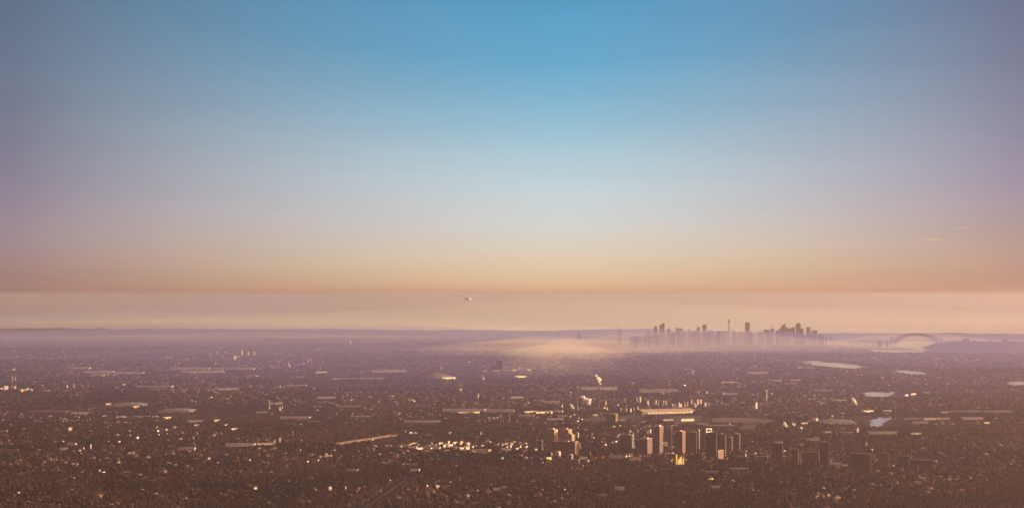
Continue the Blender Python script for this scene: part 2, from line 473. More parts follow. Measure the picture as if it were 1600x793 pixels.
def build_water():
    for P, name, label, cx, cy in PATCHES:
        n = len(P); pts = []
        for i in range(n):                       # ragged shoreline
            p, q = np.array(P[i]), np.array(P[(i + 1) % n])
            for k in range(5):
                t = k / 5; b = p + (q - p) * t
                if k: b = b + rng.normal(0, 0.035, 2) * np.linalg.norm(q - p)
                pts.append(b)
        m = MB(); vs = [(x, y, -(x * x + y * y) / (2 * R) + 1.5) for x, y in pts]
        m.add(vs, [tuple(range(len(vs)))])
        o = m.build(name, M['water']); setting(o, 'structure', label)
        a = sum(pts[i][0] * pts[(i + 1) % len(pts)][1] - pts[(i + 1) % len(pts)][0] * pts[i][1] for i in range(len(pts)))
        if a < 0: o.data.flip_normals()

# ------------------------------------------------------------------ distant ridges
def ridge(name, label, D, pts, thick, mat='leaf', rough=0.35):
    xs = np.arange(pts[0][0], pts[-1][0] + 0.1, 3.0)
    yt = np.interp(xs, [p[0] for p in pts], [p[1] for p in pts])
    k = np.zeros(len(xs))
    for s_, a in ((61, .9), (23, .6), (9, .5), (4.1, .35)):
        k += a * np.sin(xs / s_ * 2 * PI + rng.uniform(0, 6)) * rng.uniform(.6, 1)
    yt = yt + k * rough
    prof = [(-1, -20), (-.65, .42), (-.35, .74), (-.12, .95), (0, 1.0), (.2, .93), (.6, .5), (1, -20)]
    vs, fs = [], []
    for i, px in enumerate(xs):
        for (t, hgt) in prof:
            Y = D + t * thick + 260 * math.sin(px / 37.0) + 130 * math.sin(px / 11.0)
            X, zt = up(px, yt[i], D); X = X * Y / D
            zb = -(X * X + Y * Y) / (2 * R)
            z = zb - 20 if hgt < 0 else zb + max(zt - zb, 4) * hgt * (1 + .05 * math.sin(px / 5.0 + t * 9))
            vs.append((X, Y, z))
    n = len(prof)
    for i in range(len(xs) - 1):
        for j in range(n - 1):
            fs.append((i * n + j, (i + 1) * n + j, (i + 1) * n + j + 1, i * n + j + 1))
    m = MB(); m.add(vs, fs); o = m.build(name, M[mat], smooth=True); setting(o, 'structure', label)

# ------------------------------------------------------------------ blocks and towers
YAW = math.radians(22)
def corner_block(x0, xs, x1, ybase, ytop, yaw=YAW, D=None):
    """footprint from the pixels of the front face (x0..xs), the side face (xs..x1), the base and the top"""
    if D is None:
        X, Y, Z = at(xs, ybase)
    else:
        X, _ = up(xs, 470, D); Y = D; Z = float(zg(X, Y))
    s = scale_at(Y)
    w = max((xs - x0) * s / math.cos(yaw), 4); d = max((x1 - xs) * s / math.sin(yaw), 4) if x1 > xs else w * .6
    _, zt = up(xs, ytop, Y)
    h = max(zt - Z, 5)
    c, sn = math.cos(yaw), math.sin(yaw)
    cx = X - c * w / 2 + sn * d / 2; cy = Y + sn * w / 2 + c * d / 2
    return (cx, cy, min(Z, float(zg(cx, cy)))), w, d, h

def body_mesh(w, d, h, style):
    m = MB(); x, y = w / 2, d / 2
    if style == 'slant':                      # sloping top
        m.prism([(-x, -y), (x, -y), (x, y), (-x, y)], 0, [h * .86, h, h, h * .86])
    elif style == 'slantl':
        m.prism([(-x, -y), (x, -y), (x, y), (-x, y)], 0, [h, h * .9, h * .9, h])
    elif style == 'round':
        pts = [(-x, 0)] ; n = 10
        m.prism([(-x, -y), (x, -y), (x, y), (-x, y)], 0, h * .955)
        pr = [(-x * math.cos(PI * i / n), h * .955 + .045 * h * math.sin(PI * i / n)) for i in range(n + 1)]
        vs = [(a, -y * .97, b) for a, b in pr] + [(a, y * .97, b) for a, b in pr]; k = n + 1
        m.add(vs, [tuple(range(k)), tuple(range(2 * k - 1, k - 1, -1))] + [(i + 1, i, k + i, k + i + 1) for i in range(n)])
    elif style == 'chamfer':
        q = min(x, y) * .35
        m.prism([(-x + q, -y), (x - q, -y), (x, -y + q), (x, y - q), (x - q, y), (-x + q, y), (-x, y - q), (-x, -y + q)], 0, h)
    elif style == 'step':
        m.box(-x, x, -y, y, 0, h * .9); m.box(-x * .72, x * .72, -y * .72, y * .72, h * .9 + .02, h)
    elif style == 'step2':
        m.box(-x, x, -y, y, 0, h * .72); m.box(-x * .1, x, -y * .95, y * .95, h * .72 + .02, h)
    elif style == 'bands':
        n = max(int(h / 6.8), 2)
        for i in range(n + 1):
            z = h * i / n; m.box(-x, x, -y, y, max(z - 2.2, .2), z + 1.2)
    elif style == 'fins':
        m.box(-x, x, -y, y, h - 5, h - .5); n = max(int(w / 9), 3)
        for i in range(n + 1):
            a = -x + w * i / n; m.box(max(a - 1.6, -x - .1), min(a + 1.6, x + .1), -y - .2, y + .2, 0, h)
        n = max(int(d / 9), 2)
        for i in range(1, n):
            b = -y + d * i / n; m.box(-x - .2, x + .2, b - 1.5, b + 1.5, 0, h - .2)
    else:
        m.box(-x, x, -y, y, 0, h)
    return m

def tower(name, label, cat, x0, xs, x1, ybase, ytop, mat, style='plain', plant=True, yaw=YAW, D=None, group=None, roof='concrete', mast=0, clear=True):
    loc, w, d, h = corner_block(x0, xs, x1, ybase, ytop, yaw, D)
    t = thing(name, label, cat, (loc[0], loc[1], loc[2] - 1), -yaw, group)
    body_mesh(w, d, h + 1, style).build('wall', M[mat], t)
    if style in ('bands', 'fins'):
        q = 1.4 if style == 'bands' else .9
        MB().box(-w / 2 + q, w / 2 - q, -d / 2 + q, d / 2 - q, 0, h + .4).build('glazing', M['glazing'], t)
    if style in ('plain', 'bands', 'fins', 'chamfer'):
        m = MB(); x, y = w / 2, d / 2; k = .94 if style == 'chamfer' else 1
        x *= k; y *= k
        for b in ((-x, x, -y, -y + .8), (-x, x, y - .8, y), (-x, -x + .8, -y + .8, y - .8), (x - .8, x, -y + .8, y - .8)):
            m.box(*b, h + 1.02, h + 2.2)
        m.build('parapet', M[roof], t)
    if plant:
        m = MB(); a = rng.uniform(.25, .4); ox = rng.uniform(-.12, .12) * w
        m.box(ox - w * a * .6, ox + w * a * .6, -d * .25, d * .25, h + 1.02, h + 1 + min(max(h * .06, 2.5), 6))
        if w > 22: MB().box(-w * .46, -w * .38, -d * .3, d * .1, h + 1.02, h + 3.0).build('lift_housing', M[roof], t)
        m.build('roof_plant', M[roof], t)
    if mast:
        m = MB(); m.bar((0, 0, h), (0, 0, h + mast), max(.5, mast * .02)); m.build('mast', M['steel'], t)
    if clear: keep_clear(loc[0], loc[1], -yaw, w / 2 + 6, d / 2 + 6)
    return t, w, d, h

M['black_tower'] = facade('near_black_tower', (.022, .02, .022), (.015, .015, .018), 3.6, 3, .6, .2)
# --- the far city skyline
CBD = 24500.0
def far(label, x0, x1, ytop, mat='glass_blue', style='plain', D=CBD, side=.06, **k):
    xs = x1 - (x1 - x0) * side
    return tower('skyscraper', label, 'skyscraper', x0, xs, x1, 540, ytop, mat, style, D=D + rng.uniform(-250, 250), **k)

def skyline():
    G = 'skyscrapers of the far city'
    k = dict(group=G)
    far('bluish office tower with stepped top just short of the slant-topped tower', 1021, 1027.3, 509, style='step', plant=False, **k)
    far('tall blue tower with slanting top rising to a point where the skyline starts', 1030.5, 1038.6, 503.2, style='slant', plant=False, **k)
    far('slim grey tower standing close behind the slant-topped blue tower', 1042, 1048, 514, 'grey_tower', **k)
    far('broad stone tower, first of a joined pair between slant-topped and domed towers', 1056, 1060.5, 512, 'stone_tower', **k)
    far('flat-roofed tower joined to the broad stone tower beside it', 1060.5, 1067.5, 513, 'grey_tower', D=CBD + 300, **k)
    far('short slim tower alone between the joined pair and the boxy tower', 1076, 1079.5, 514.8, 'grey_tower', **k)
    far('boxy grey tower just before the taller round-shouldered tower', 1088, 1094.5, 510.8, 'grey_tower', 'step', plant=False, **k)
    far('tall dark tower with rounded shoulders next to the boxy grey tower', 1097.5, 1104, 506.8, 'stone_tower', 'round', plant=False, **k)
    far('low wide office slab between round-shouldered tower and needle tower', 1107, 1117.5, 516.2, 'grey_tower', D=CBD + 500, **k)
    far('pale blunt tower beside the low wide slab before the needle tower', 1120.5, 1128, 517, 'stone_tower', **k)
    far('grey block standing right behind the foot of the needle tower', 1132, 1141, 516.6, 'grey_tower', D=CBD + 500, **k)
    far('square dim tower just past the foot of the needle tower', 1143, 1151, 517.2, 'grey_tower', **k)
    far('dim flat block between the needle tower and the arched-top tower', 1153, 1161, 518.2, 'stone_tower', **k)
    far('tall tower with rounded arched top standing alone past the needle tower', 1164.3, 1171.6, 502.9, 'glass_blue', 'round', plant=False, **k)
    far('low wide dark block with a thin mast at one end', 1183.5, 1193.5, 519.3, 'dark_tower', mast=30, **k)
    far('low block with a domed roof beside the tower with tall mast', 1193, 1203, 514.4, 'grey_tower', 'round', plant=False, **k)
    far('narrow tower carrying a tall thin mast near the domed block', 1204, 1209.5, 513, 'glass_blue', mast=62, **k)
    far('shorter front tower leaning against the peaked dark tower', 1217.2, 1222, 512.8, 'grey_tower', D=CBD - 400, **k)
    far('tall dark tower with a sharp peak at one corner', 1220.3, 1227.3, 504.6, 'glass_blue', 'slant', plant=False, **k)
    far('stepped shoulder tower attached to the sharply peaked dark tower', 1226.5, 1231.5, 511, 'grey_tower', **k)
    far('wide tower with gently sloping roof between peaked and flat-topped towers', 1231.5, 1242.5, 509.6, 'stone_tower', 'slant', plant=False, **k)
    far('tall flat-topped tower, tallest of the closing cluster', 1243.8, 1251.3, 505, 'glass_blue', 'chamfer', **k)
    far('lower shoulder tower attached to the tall flat-topped tower', 1250.5, 1255.5, 513, 'grey_tower', D=CBD - 400, **k)
    far('slim flat-topped tower standing apart near the end of the skyline', 1260, 1266.3, 511, 'glass_blue', **k)
    far('last broad blue tower that closes the skyline towards the bridge', 1268.3, 1277, 516, 'glass_blue', **k)
    far('lone grey tower on the misty plain well before the skyline begins', 902, 908, 518.4, 'grey_tower', D=26800, group=G)
    far('small stepped tower halfway between the lone grey tower and the skyline', 965.8, 970.8, 514.2, 'grey_tower', 'step2', plant=False, **k)
    far('pair-like squat tower near the foot of the bluish stepped tower', 1010, 1016, 518.5, 'grey_tower', **k)
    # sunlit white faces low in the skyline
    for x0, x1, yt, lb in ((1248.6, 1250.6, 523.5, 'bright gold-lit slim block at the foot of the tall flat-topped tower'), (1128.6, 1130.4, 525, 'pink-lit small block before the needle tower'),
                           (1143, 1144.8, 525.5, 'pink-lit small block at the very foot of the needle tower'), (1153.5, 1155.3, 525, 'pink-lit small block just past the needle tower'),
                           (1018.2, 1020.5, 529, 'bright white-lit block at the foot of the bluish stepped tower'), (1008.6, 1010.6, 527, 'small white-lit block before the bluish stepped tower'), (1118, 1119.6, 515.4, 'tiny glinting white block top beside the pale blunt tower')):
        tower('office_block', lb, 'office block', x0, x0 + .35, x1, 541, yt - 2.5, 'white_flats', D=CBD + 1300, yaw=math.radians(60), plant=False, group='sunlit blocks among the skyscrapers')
    # the mass of mid-rise blocks round their feet
    for i in range(150):
        u = rng.uniform(0, 1); px = 985 + 308 * u + rng.normal(0, 5)
        w = rng.uniform(2.2, 7.5); D = rng.uniform(23400, 26000)
        top = 526 - 9.5 * rng.uniform(.15, 1) * min(1, max(0, (px - 1000) / 60)) * min(1, max(0.1, (1288 - px) / 25)) - rng.uniform(0, 1.5)
        X, _ = up(px, 470, D); zb = float(zg(X, D)); yb = 462 + (H - zb) / D * FPX; hgt = yb - top - 4
        tower('apartment_block', 'hazy mid-rise block in the crowded foot of the skyline', 'apartment block', px, px + w * .95, px + w, yb, yb - hgt - 4, ['grey_tower', 'stone_tower', 'grey_tower', 'glass_blue', 'dark_tower'][int(rng.integers(5))],
              D=D, plant=False, group='mid-rise blocks crowding the foot of the skyline')
    # needle tower
    X, zt = up(1139.2, 496.3, CBD - 200); Y = CBD - 200; z0 = float(zg(X, Y)); s = scale_at(Y)
    t = thing('observation_tower', 'slender needle tower with a fat turret and spire above the skyline', 'tower', (X, Y, z0 - 1))
    hz = lambda py: up(1139.2, py, Y)[1] - z0 + 1
    MB().lathe([(8.5, 0), (7, hz(520)), (6, hz(504.2))], 12).build('shaft', M['steel'], t)
    MB().lathe([(5, hz(504.6)), (13.5, hz(502.9)), (15.2, hz(501.8)), (15.2, hz(500.7)), (11.5, hz(500.1)), (11, hz(499.5)), (6, hz(499.0))], 16).build('turret', M['steel'], t)
    MB().lathe([(4.2, hz(499.1)), (3.6, hz(498)), (2.6, hz(497.2)), (1.2, hz(496.2))], 8).build('spire', M['steel'], t)
    # thin masts on the ridge
    for px, yt, lb in ((964.8, 506.5, 'thin lattice mast on the ridge before the skyline'),):
        X, zt = up(px, yt, 28000); z0 = up(px, 517, 28000)[1]
        o = thing('radio_mast', lb, 'mast', (X, 28000, z0))
        MB().bar((0, 0, 0), (0, 0, zt - z0), 2.2).build('lattice', M['steel'], o); MB().bar((-5, 0, (zt - z0) * .8), (5, 0, (zt - z0) * .8), 1.2).build('crossarm', M['steel'], o)

# --- the arch bridge
def bridge():
    Yb = 25000.0; X, _ = up(1431.8, 500, Yb)
    yaw = math.radians(-16); z0 = -(X * X + Yb * Yb) / (2 * R) + 1.5
    t = thing('arch_bridge', 'great steel arch bridge with stone pylons over the harbour', 'bridge', (X, Yb, z0), yaw)
    L = 251.5; n = 28
    top = lambda u: 74 + 60 * (1 - u * u) ** .9 if abs(u) <= 1 else 74
    bot = lambda u: 8 + 108 * (1 - u * u)
    for sy in (-15, 15):
        m = MB()
        for i in range(n):
            u0, u1 = -1 + 2 * i / n, -1 + 2 * (i + 1) / n
            p0, p1 = (u0 * L, sy, bot(u0)), (u1 * L, sy, bot(u1)); q0, q1 = (u0 * L, sy, top(u0)), (u1 * L, sy, top(u1))
            m.bar(p0, p1, 3.0); m.bar(q0, q1, 3.0); m.bar(p0, q0, 2.0)
            m.bar(p0 if i < n // 2 else q0, q1 if i < n // 2 else p1, 1.8)
        m.bar((L, sy, bot(1)), (L, sy, top(1)), 1.2)
        m.build('arch_truss', M['steel'], t)
    m = MB()
    for i in range(3, n - 2):
        u = -1 + 2 * i / n; m.bar((u * L, -15, top(u)), (u * L, 15, top(u)), 1.0)
    m.build('cross_bracing', M['steel'], t)
    MB().box(-330, 330, -24, 24, 48.5, 55).build('deck', M['steel'], t)
    for sx in (-1, 1):
        MB().box(sx * 330 if sx > 0 else -620, 620 if sx > 0 else -330.2, -14, 14, 47, 54).build('approach_span', M['steel'], t)
        for k in range(5):
            xx = sx * (370 + k * 58); MB().box(xx - 3, xx + 3, -12, 12, -30, 46.9).build('pier', M['granite'], t)
        for sy in (-1, 1):
            m = MB(); cx, cy = sx * 283, sy * 31
            m.prism([(cx - 13, cy - 9), (cx + 13, cy - 9), (cx + 13, cy + 9), (cx - 13, cy + 9)], -10, 70)
            m.prism([(cx - 10, cy - 6.5), (cx + 10, cy - 6.5), (cx + 10, cy + 6.5), (cx - 10, cy + 6.5)], 70.1, 85)
            m.box(cx - 11, cx + 11, cy - 7.2, cy + 7.2, 85.1, 89)
            m.build('pylon', M['granite'], t)
    for i in range(4, n - 3):
        u = -1 + 2 * i / n
        if bot(u) > 58:
            for sy in (-15, 15): MB().bar((u * L, sy, 55), (u * L, sy, bot(u)), .7).build('hanger', M['steel'], t)
    # headland blocks past the bridge
    for x0, x1, yt, lb in ((1504, 1516, 528.6, 'wide dark block on the headland past the bridge'), (1520, 1526, 531, 'short dim block beside the wide headland block'), (1567.5, 1575.5, 528.4, 'square dark block farthest along the headland'),
                           (1493, 1498, 532.4, 'small dim block on the headland slope nearest the bridge'), (1372, 1378, 531, 'low dim block on the shore before the bridge'), (1384, 1388, 532.5, 'small dim block close before the bridge pylon'), (1546, 1551, 531.2, 'narrow dim block midway along the headland')):
        tower('office_block', lb, 'office block', x0, x1 - 2, x1, 545, yt, 'dark_tower', D=23400, group='blocks along the headland', plant=False)

# --- the near town centre
def town():
    T = lambda lb, x0, xs, x1, yb, yt, mat, style='plain', name='office_tower', cat='office tower', **k: tower(name, lb, cat, x0, xs, x1, yb, yt, mat, style, **k)
    A = dict(name='apartment_tower', cat='apartment tower')
    T('first of three apartment towers with gold-lit sides, farthest from the others', 852, 866.3, 872.2, 709, 671, 'cream_flats', 'plain', **A)
    T('middle apartment tower of three with gold-lit sides, orange-tinged', 876, 888.3, 894.2, 708, 671, 'cream_flats', 'plain', **A)
    T('frontmost of three apartment towers, brightest yellow-lit side', 882, 893.6, 899.4, 710, 679, 'cream_flats', 'plain', **A)
    T('dark broad slab below the three gold-lit apartment towers', 862, 898.5, 904, 712.5, 690, 'brown_flats', 'plain', **A)
    T('low pale block at the foot of the dark broad slab', 866, 873, 876.5, 714, 705.6, 'white_flats', **A)
    T('lavender box block beside the gold-lit trio of towers', 839.5, 846.5, 848, 706, 688, 'grey_tower', plant=False)
    T('lavender office block with a thin orange-lit edge', 972.5, 987.3, 991.6, 702, 679.2, 'grey_tower')
    T('dark tower with a pink brick side full of windows', 998, 1011.6, 1020.6, 712, 685.4, 'pink_flats', 'fins', **A)
    T('tallest dark tower with a tall pinkish side, next to the crane', 1023.6, 1030.6, 1038, 710, 666.2, 'pink_flats', 'fins', **A)
    T('brown tower with two bright vertical stripes on its lit side', 1054.5, 1066.2, 1072.2, 709, 674, 'brown_flats', 'fins', **A)
    T('dim slab between the striped brown tower and the banded complex', 1074, 1087.8, 1089, 708, 675, 'dark_tower', 'fins')
    T('slim dim tower with pale edge before the banded complex', 1089.5, 1092, 1094.5, 705, 672.5, 'grey_tower')
    T('tall dark front tower of the banded complex, white frame on its roof', 1103.6, 1119.4, 1121, 716, 676, 'dark_tower', 'bands')
    T('wide banded office block with pinkish floors stepping back from the dark tower', 1117, 1133.6, 1135.2, 713.5, 678.6, 'stone_tower', 'bands')
    T('low pink gridded annexe at the foot of the banded office block', 1120.5, 1122, 1133.4, 720, 704.2, 'brown_flats', 'plain', plant=False)
    T('narrower banded block with a yellow-lit roof behind the wide banded one', 1135.5, 1143.5, 1145.5, 706, 683.2, 'grey_tower', 'bands')
    T('grey slab with a pale lit edge next to the yellow-roofed block', 1146.5, 1154.8, 1157.6, 705, 677.8, 'dark_tower', 'fins')
    T('squat dark box block in front of the yellow-roofed block', 1149.5, 1166.8, 1167.5, 729, 713.6, 'dark_tower')
    T('very dark tower with white plant on its roof, darkest of all', 1206.4, 1222.6, 1223.3, 727, 692, 'dark_tower')
    T('brown tower with a glinting lit crown beside the darkest tower', 1236.5, 1247.2, 1248.4, 726, 701.4, 'brown_flats', 'bands')
    T('grey lavender-edged slab behind the brown tower with lit crown', 1252, 1280, 1281, 724, 706.4, 'grey_tower', 'bands')
    T('plain dark tower between the grey slab and the lavender hall', 1281.5, 1295.4, 1296, 728, 690.6, 'dark_tower')
    T('broad block ribbed with vertical fins in the dark quarter', 1331, 1360.3, 1361.5, 738, 709, 'dark_tower', 'fins')
    T('small dim block between the finned block and the tower with balconies', 1377, 1389, 1390, 731, 707.6, 'brown_flats')
    T('dark tower with a ladder of pale balconies up its face', 1391.5, 1399.8, 1400.6, 731, 703, 'pink_flats', 'bands')
    T('wide dim block with lavender roofline at the edge of the dark quarter', 1424.6, 1458.8, 1460, 735, 718.6, 'dark_tower')
    T('dim stair-like block before the mast in the dark quarter', 1405, 1420.5, 1421.5, 730, 712, 'dark_tower')
    T('brown apartment block with an orange-lit side above the racecourse trees', 948, 961.8, 965.8, 660.5, 646.4, 'brown_flats', 'fins', **A)
    # roof frame on the dark front tower
    loc, w, d, h = corner_block(1104, 1111.5, 1114.2, 716, 676)
    X, Y, Z = loc; _, z1 = up(1108, 670, Y)
    t = thing('roof_sign_frame', 'white open frame standing on the roof of the dark front tower', 'roof frame', (X - 3, Y - 4, Z + h + 1.2), -YAW + .9)
    hh = z1 - Z - h - 1
    MB().box(-11, -8, -2, 2, 0, hh).build('post', M['white_wall'], t); MB().box(8, 11, -2, 2, 0, hh).build('post', M['white_wall'], t); MB().box(-11, 11, -2.1, 2.1, hh + .05, hh + 3).build('beam', M['white_wall'], t)
    MB().box(-11.1, 11.1, -2.2, 2.2, 1.0, 4).build('sill_beam', M['white_wall'], t)
    # tower crane
    X, Y, Z = at(1049.7, 707); s = scale_at(Y); _, zt = up(1049.7, 664.2, Y); h = zt - Z
    t = thing('tower_crane', 'pale tower crane standing between the tall dark tower and the striped one', 'crane', (X, Y, Z))
    m = MB()
    for a in (-1.3, 1.3):
        for b in (-1.3, 1.3): m.bar((a, b, 0), (a, b, h), .28)
    for k in range(int(h / 3)):
        m.bar((-1.3, -1.3, k * 3), (1.3, -1.3, k * 3 + 3), .16); m.bar((1.3, -1.3, k * 3), (1.3, 1.3, k * 3 + 3), .16)
    m.build('mast', M['white_wall'], t)
    m = MB()
    for b in (-.8, .8): m.bar((-3.7 * s, b, h + 1), (9.5 * s, b, h + 1), .3)
    m.bar((-1, 0, h + 2.6), (9.5 * s, 0, h + 1.4), .25)
    for k in range(8): m.bar((k * 1.15 * s, -.8, h + 1), ((k + .5) * 1.15 * s, 0, h + 2.4), .14)
    m.build('jib', M['white_wall'], t)
    MB().box(-3.7 * s, -2.6 * s, -1.2, 1.2, h - 1.6, h + .6).build('counterweight', M['concrete'], t)
    MB().box(.9, 2.6, -2.6, -.9, h - 2.2, h + .5).build('cab', M['white_wall'], t)
    # gold-lit church-like hall
    X, Y, Z = at(1060, 727)
    t = thing('glass_hall', 'gold-glinting faceted hall in front of the striped brown tower, brightest of the town', 'hall', (X, Y, Z), math.radians(50))
    s = scale_at(Y)
    m = MB(); m.prism([(-9, -6), (9, -6), (9, 6), (-9, 6)], 0, [18, 30, 30, 18]); m.build('wall', M['gold_glare_wall'], t)
    MB().lathe([(4.5, 0), (4.5, 31), (3.2, 35), (.6, 38)], 10, -15, -1).build('turret', M['gold_glare_wall'], t)
    m = MB(); m.prism([(11, -8), (20, -8), (20, 4), (11, 4)], 0, [16, 33, 33, 16]); m.build('wing', M['gold_glare_wall'], t)
    m = MB(); m.prism([(-9.4, -6.4), (9.4, -6.4), (9.4, 6.4), (-9.4, 6.4)], [0][0] + 30.3, 30.9)
    keep_clear(X, Y, 0, 40, 60)
    # pole masts
    for px, yt, yb, lb in ((1424.4, 704, 726, 'thin pale pole rising from the dark quarter beside the wide dim block'), (1251.6, 707, 727, 'slim lavender mast against the grey slab'), (1399.5, 629, 655, 'thin pole beside the far hospital sheds')):
        X, Y, Z = at(px, yb); _, zt = up(px, yt, Y)
        t = thing('light_mast', lb, 'mast', (X, Y, Z)); MB().lathe([(.8, 0), (.5, zt - Z)], 8).build('pole', M['concrete'], t); MB().box(-2, 2, -.5, .5, zt - Z, zt - Z + 1.2).build('lamp_head', M['concrete'], t)

# --- a dark hotel tower, the oval stadium
def middle():
    tower('hotel_tower', 'dark stepped tower alone on the misty plain beside the bright low sheds', 'hotel', 775, 785, 786.5, 579, 562.3, 'black_tower', 'step', plant=False)
    tower('hotel_wing', 'low dark wing leaning against the stepped tower on the misty plain', 'hotel wing', 768.5, 774.6, 775, 579.5, 570.5, 'black_tower', plant=False)
    X, Y, Z = at(672, 592); s = scale_at(Y)
    t = thing('stadium', 'dark oval stadium with sweeping curved roofs and arched trusses', 'stadium', (X, Y + 110, Z - 1), math.radians(12))
    a, b = 33 * s, 105.0; n = 40
    m = MB(); vs, fs = [], []
    for k in range(n):
        q = 2 * PI * k / n; c, sn = math.cos(q), math.sin(q)
        hh = 14 + 22 * (sn * sn)
        for rr, z in ((1, 0), (1.03, hh), (.97, hh), (.62, 3)): vs.append((a * rr * c, b * rr * sn, z))
    for k in range(n):
        for j in range(3): fs.append((k * 4 + j, ((k + 1) % n) * 4 + j, ((k + 1) % n) * 4 + j + 1, k * 4 + j + 1))
    m.add(vs, fs); m.build('bowl', M['dark_wall'], t)
    for sg in (-1, 1):
        vs, fs = [], []
        nu = 20
        for i in range(nu + 1):
            u = -1 + 2 * i / nu; x = u * a * .98
            yo = b * 1.04 * math.sqrt(max(1 - (u * .96) ** 2, 0)); z1 = 18 + 20 * (1 - u * u); z2 = z1 + 9 * (1 - u * u)
            for yy, zz in ((yo, z1), (yo * .52, z2), (yo * .52, z2 - 1.2), (yo, z1 - 1.2)): vs.append((x, sg * yy, zz))
        for i in range(nu):
            for j in range(4): fs.append((i * 4 + j, (i + 1) * 4 + j, (i + 1) * 4 + (j + 1) % 4, i * 4 + (j + 1) % 4))
        m = MB(); m.add(vs, fs); m.build('roof', M['dark_wall'], t, True)
        m = MB()
        for i in range(nu):
            u0, u1 = -1 + 2 * i / nu, -1 + 2 * (i + 1) / nu
            f_ = lambda u: (u * a, sg * b * .56, 4 + 52 * (1 - u * u))
            m.bar(f_(u0), f_(u1), 1.6)
        m.build('arch_truss', M['steel'], t)
    keep_clear(X, Y + 110, 0, a + 50, b + 120)
    # long racecourse grandstand, cream and tapering
    X, Y, Z = at(1042, 646); s = scale_at(Y)
    t = thing('grandstand', 'very long cream racecourse grandstand glowing in low sun', 'grandstand', (X, Y + 30, Z), math.radians(24))
    L = 45 * s
    m = MB(); m.prism([(-L, -14), (-L + 22, -22), (L - 20, -22), (L, -12), (L, 14), (-L, 14)], 0, [9, 9.5, 9.5, 8, 12, 12]); m.build('stand', M['cream_wall'], t)
    m = MB(); m.add([(-L - 6, -27, 12), (L + 5, -26, 11.5), (L + 5, 16, 19), (-L - 6, 17, 19.5), (-L - 6, -27, 13.2), (L + 5, -26, 12.6), (L + 5, 16, 20.2), (-L - 6, 17, 20.7)],
                    [(3, 2, 1, 0), (4, 5, 6, 7), (0, 1, 5, 4), (1, 2, 6, 5), (2, 3, 7, 6), (3, 0, 4, 7)]); m.build('roof', M['cream_wall'], t)
    for k in range(15):
        x = -L + 8 + k * (2 * L - 16) / 14; MB().bar((x, -24, 0), (x, -24, 12.1), .5).build('column', M['steel'], t)
    keep_clear(X, Y - 40, 0, L + 10, 160)
    # motorway viaduct catching the sun
    p0, p1 = np.array(at(527, 695.5)), np.array(at(616, 682)); p0[2] = float(zg(p0[0], p0[1])); 
    d = p1 - p0; Ln = math.hypot(d[0], d[1]); c = (p0 + p1) / 2
    t = thing('motorway_viaduct', 'long motorway viaduct with pinkish sunlit noise walls climbing away', 'viaduct', (c[0], c[1], float(zg(c[0], c[1]))), math.atan2(d[1], d[0]))
    MB().box(-Ln / 2, Ln / 2, -11, 11, 5.5, 7).build('deck', M['concrete'], t)
    for yy in (-11.3, 10.9): MB().box(-Ln / 2, Ln / 2, yy, yy + .4, 5.6, 9.2).build('noise_wall', M['rust_pale'], t)
    for k in range(13):
        x = -Ln / 2 + 12 + k * (Ln - 24) / 12; MB().box(x - 1.2, x + 1.2, -7, 7, -2, 5.45).build('pier', M['concrete'], t)
    keep_clear(c[0], c[1], math.atan2(d[1], d[0]), Ln / 2, 26)

M['rust_pale'] = speckled('tan_noise_wall', (.12, .085, .07), (.19, .13, .105), .04)

# --- chimneys and steam
def plume(label, x, y, w, h, ybase, lean=0.5, n=16, seed=1, name='steam_plume'):
    r_ = np.random.default_rng(seed)
    X0, Y, Z0 = at(x, ybase); s = scale_at(Y); X, zc = up(x, y, Y)
    vs, fs = [], []
    import bmesh
    bm = bmesh.new()
    for i in range(n):
        t = (i + .5) / n
        a = (t - .5)
        ox = a * w * s * .75 * (1 if lean > 0 else -1) + r_.normal(0, .10) * w * s; oz = -a * h * s * .8 * abs(lean) * 1.2 + r_.normal(0, .12) * h * s
        rr = (.16 + .16 * math.sin(PI * t)) * (max(w, h) if name != 'cloud' else 2.0 * h) * s * r_.uniform(.7, 1.15) * .8
        g = bmesh.ops.create_icosphere(bm, subdivisions=3, radius=rr)
        off = np.array((ox, r_.normal(0, .15) * w * s, oz)); ph = r_.uniform(0, 6, 3)
        for v in g['verts']:
            c = v.co; k = 1 + .16 * math.sin(c.x / rr * 4 + ph[0]) * math.sin(c.y / rr * 4.3 + ph[1]) + .12 * math.sin(c.z / rr * 6.1 + ph[2]) + .06 * math.sin(c.x / rr * 11 + c.z / rr * 9)
            v.co = (c.x * k + off[0], c.y * k + off[1], c.z * k * .9 + off[2])
    me = bpy.data.meshes.new(name); bm.to_mesh(me); bm.free()
    me.materials.append(M['steam']); me.polygons.foreach_set('use_smooth', [True] * len(me.polygons))
    o = bpy.data.objects.new(name, me); COL.objects.link(o); o.location = (X, Y, zc); tag(o, label, 'steam plume', 'steam plumes over the works')
    return o

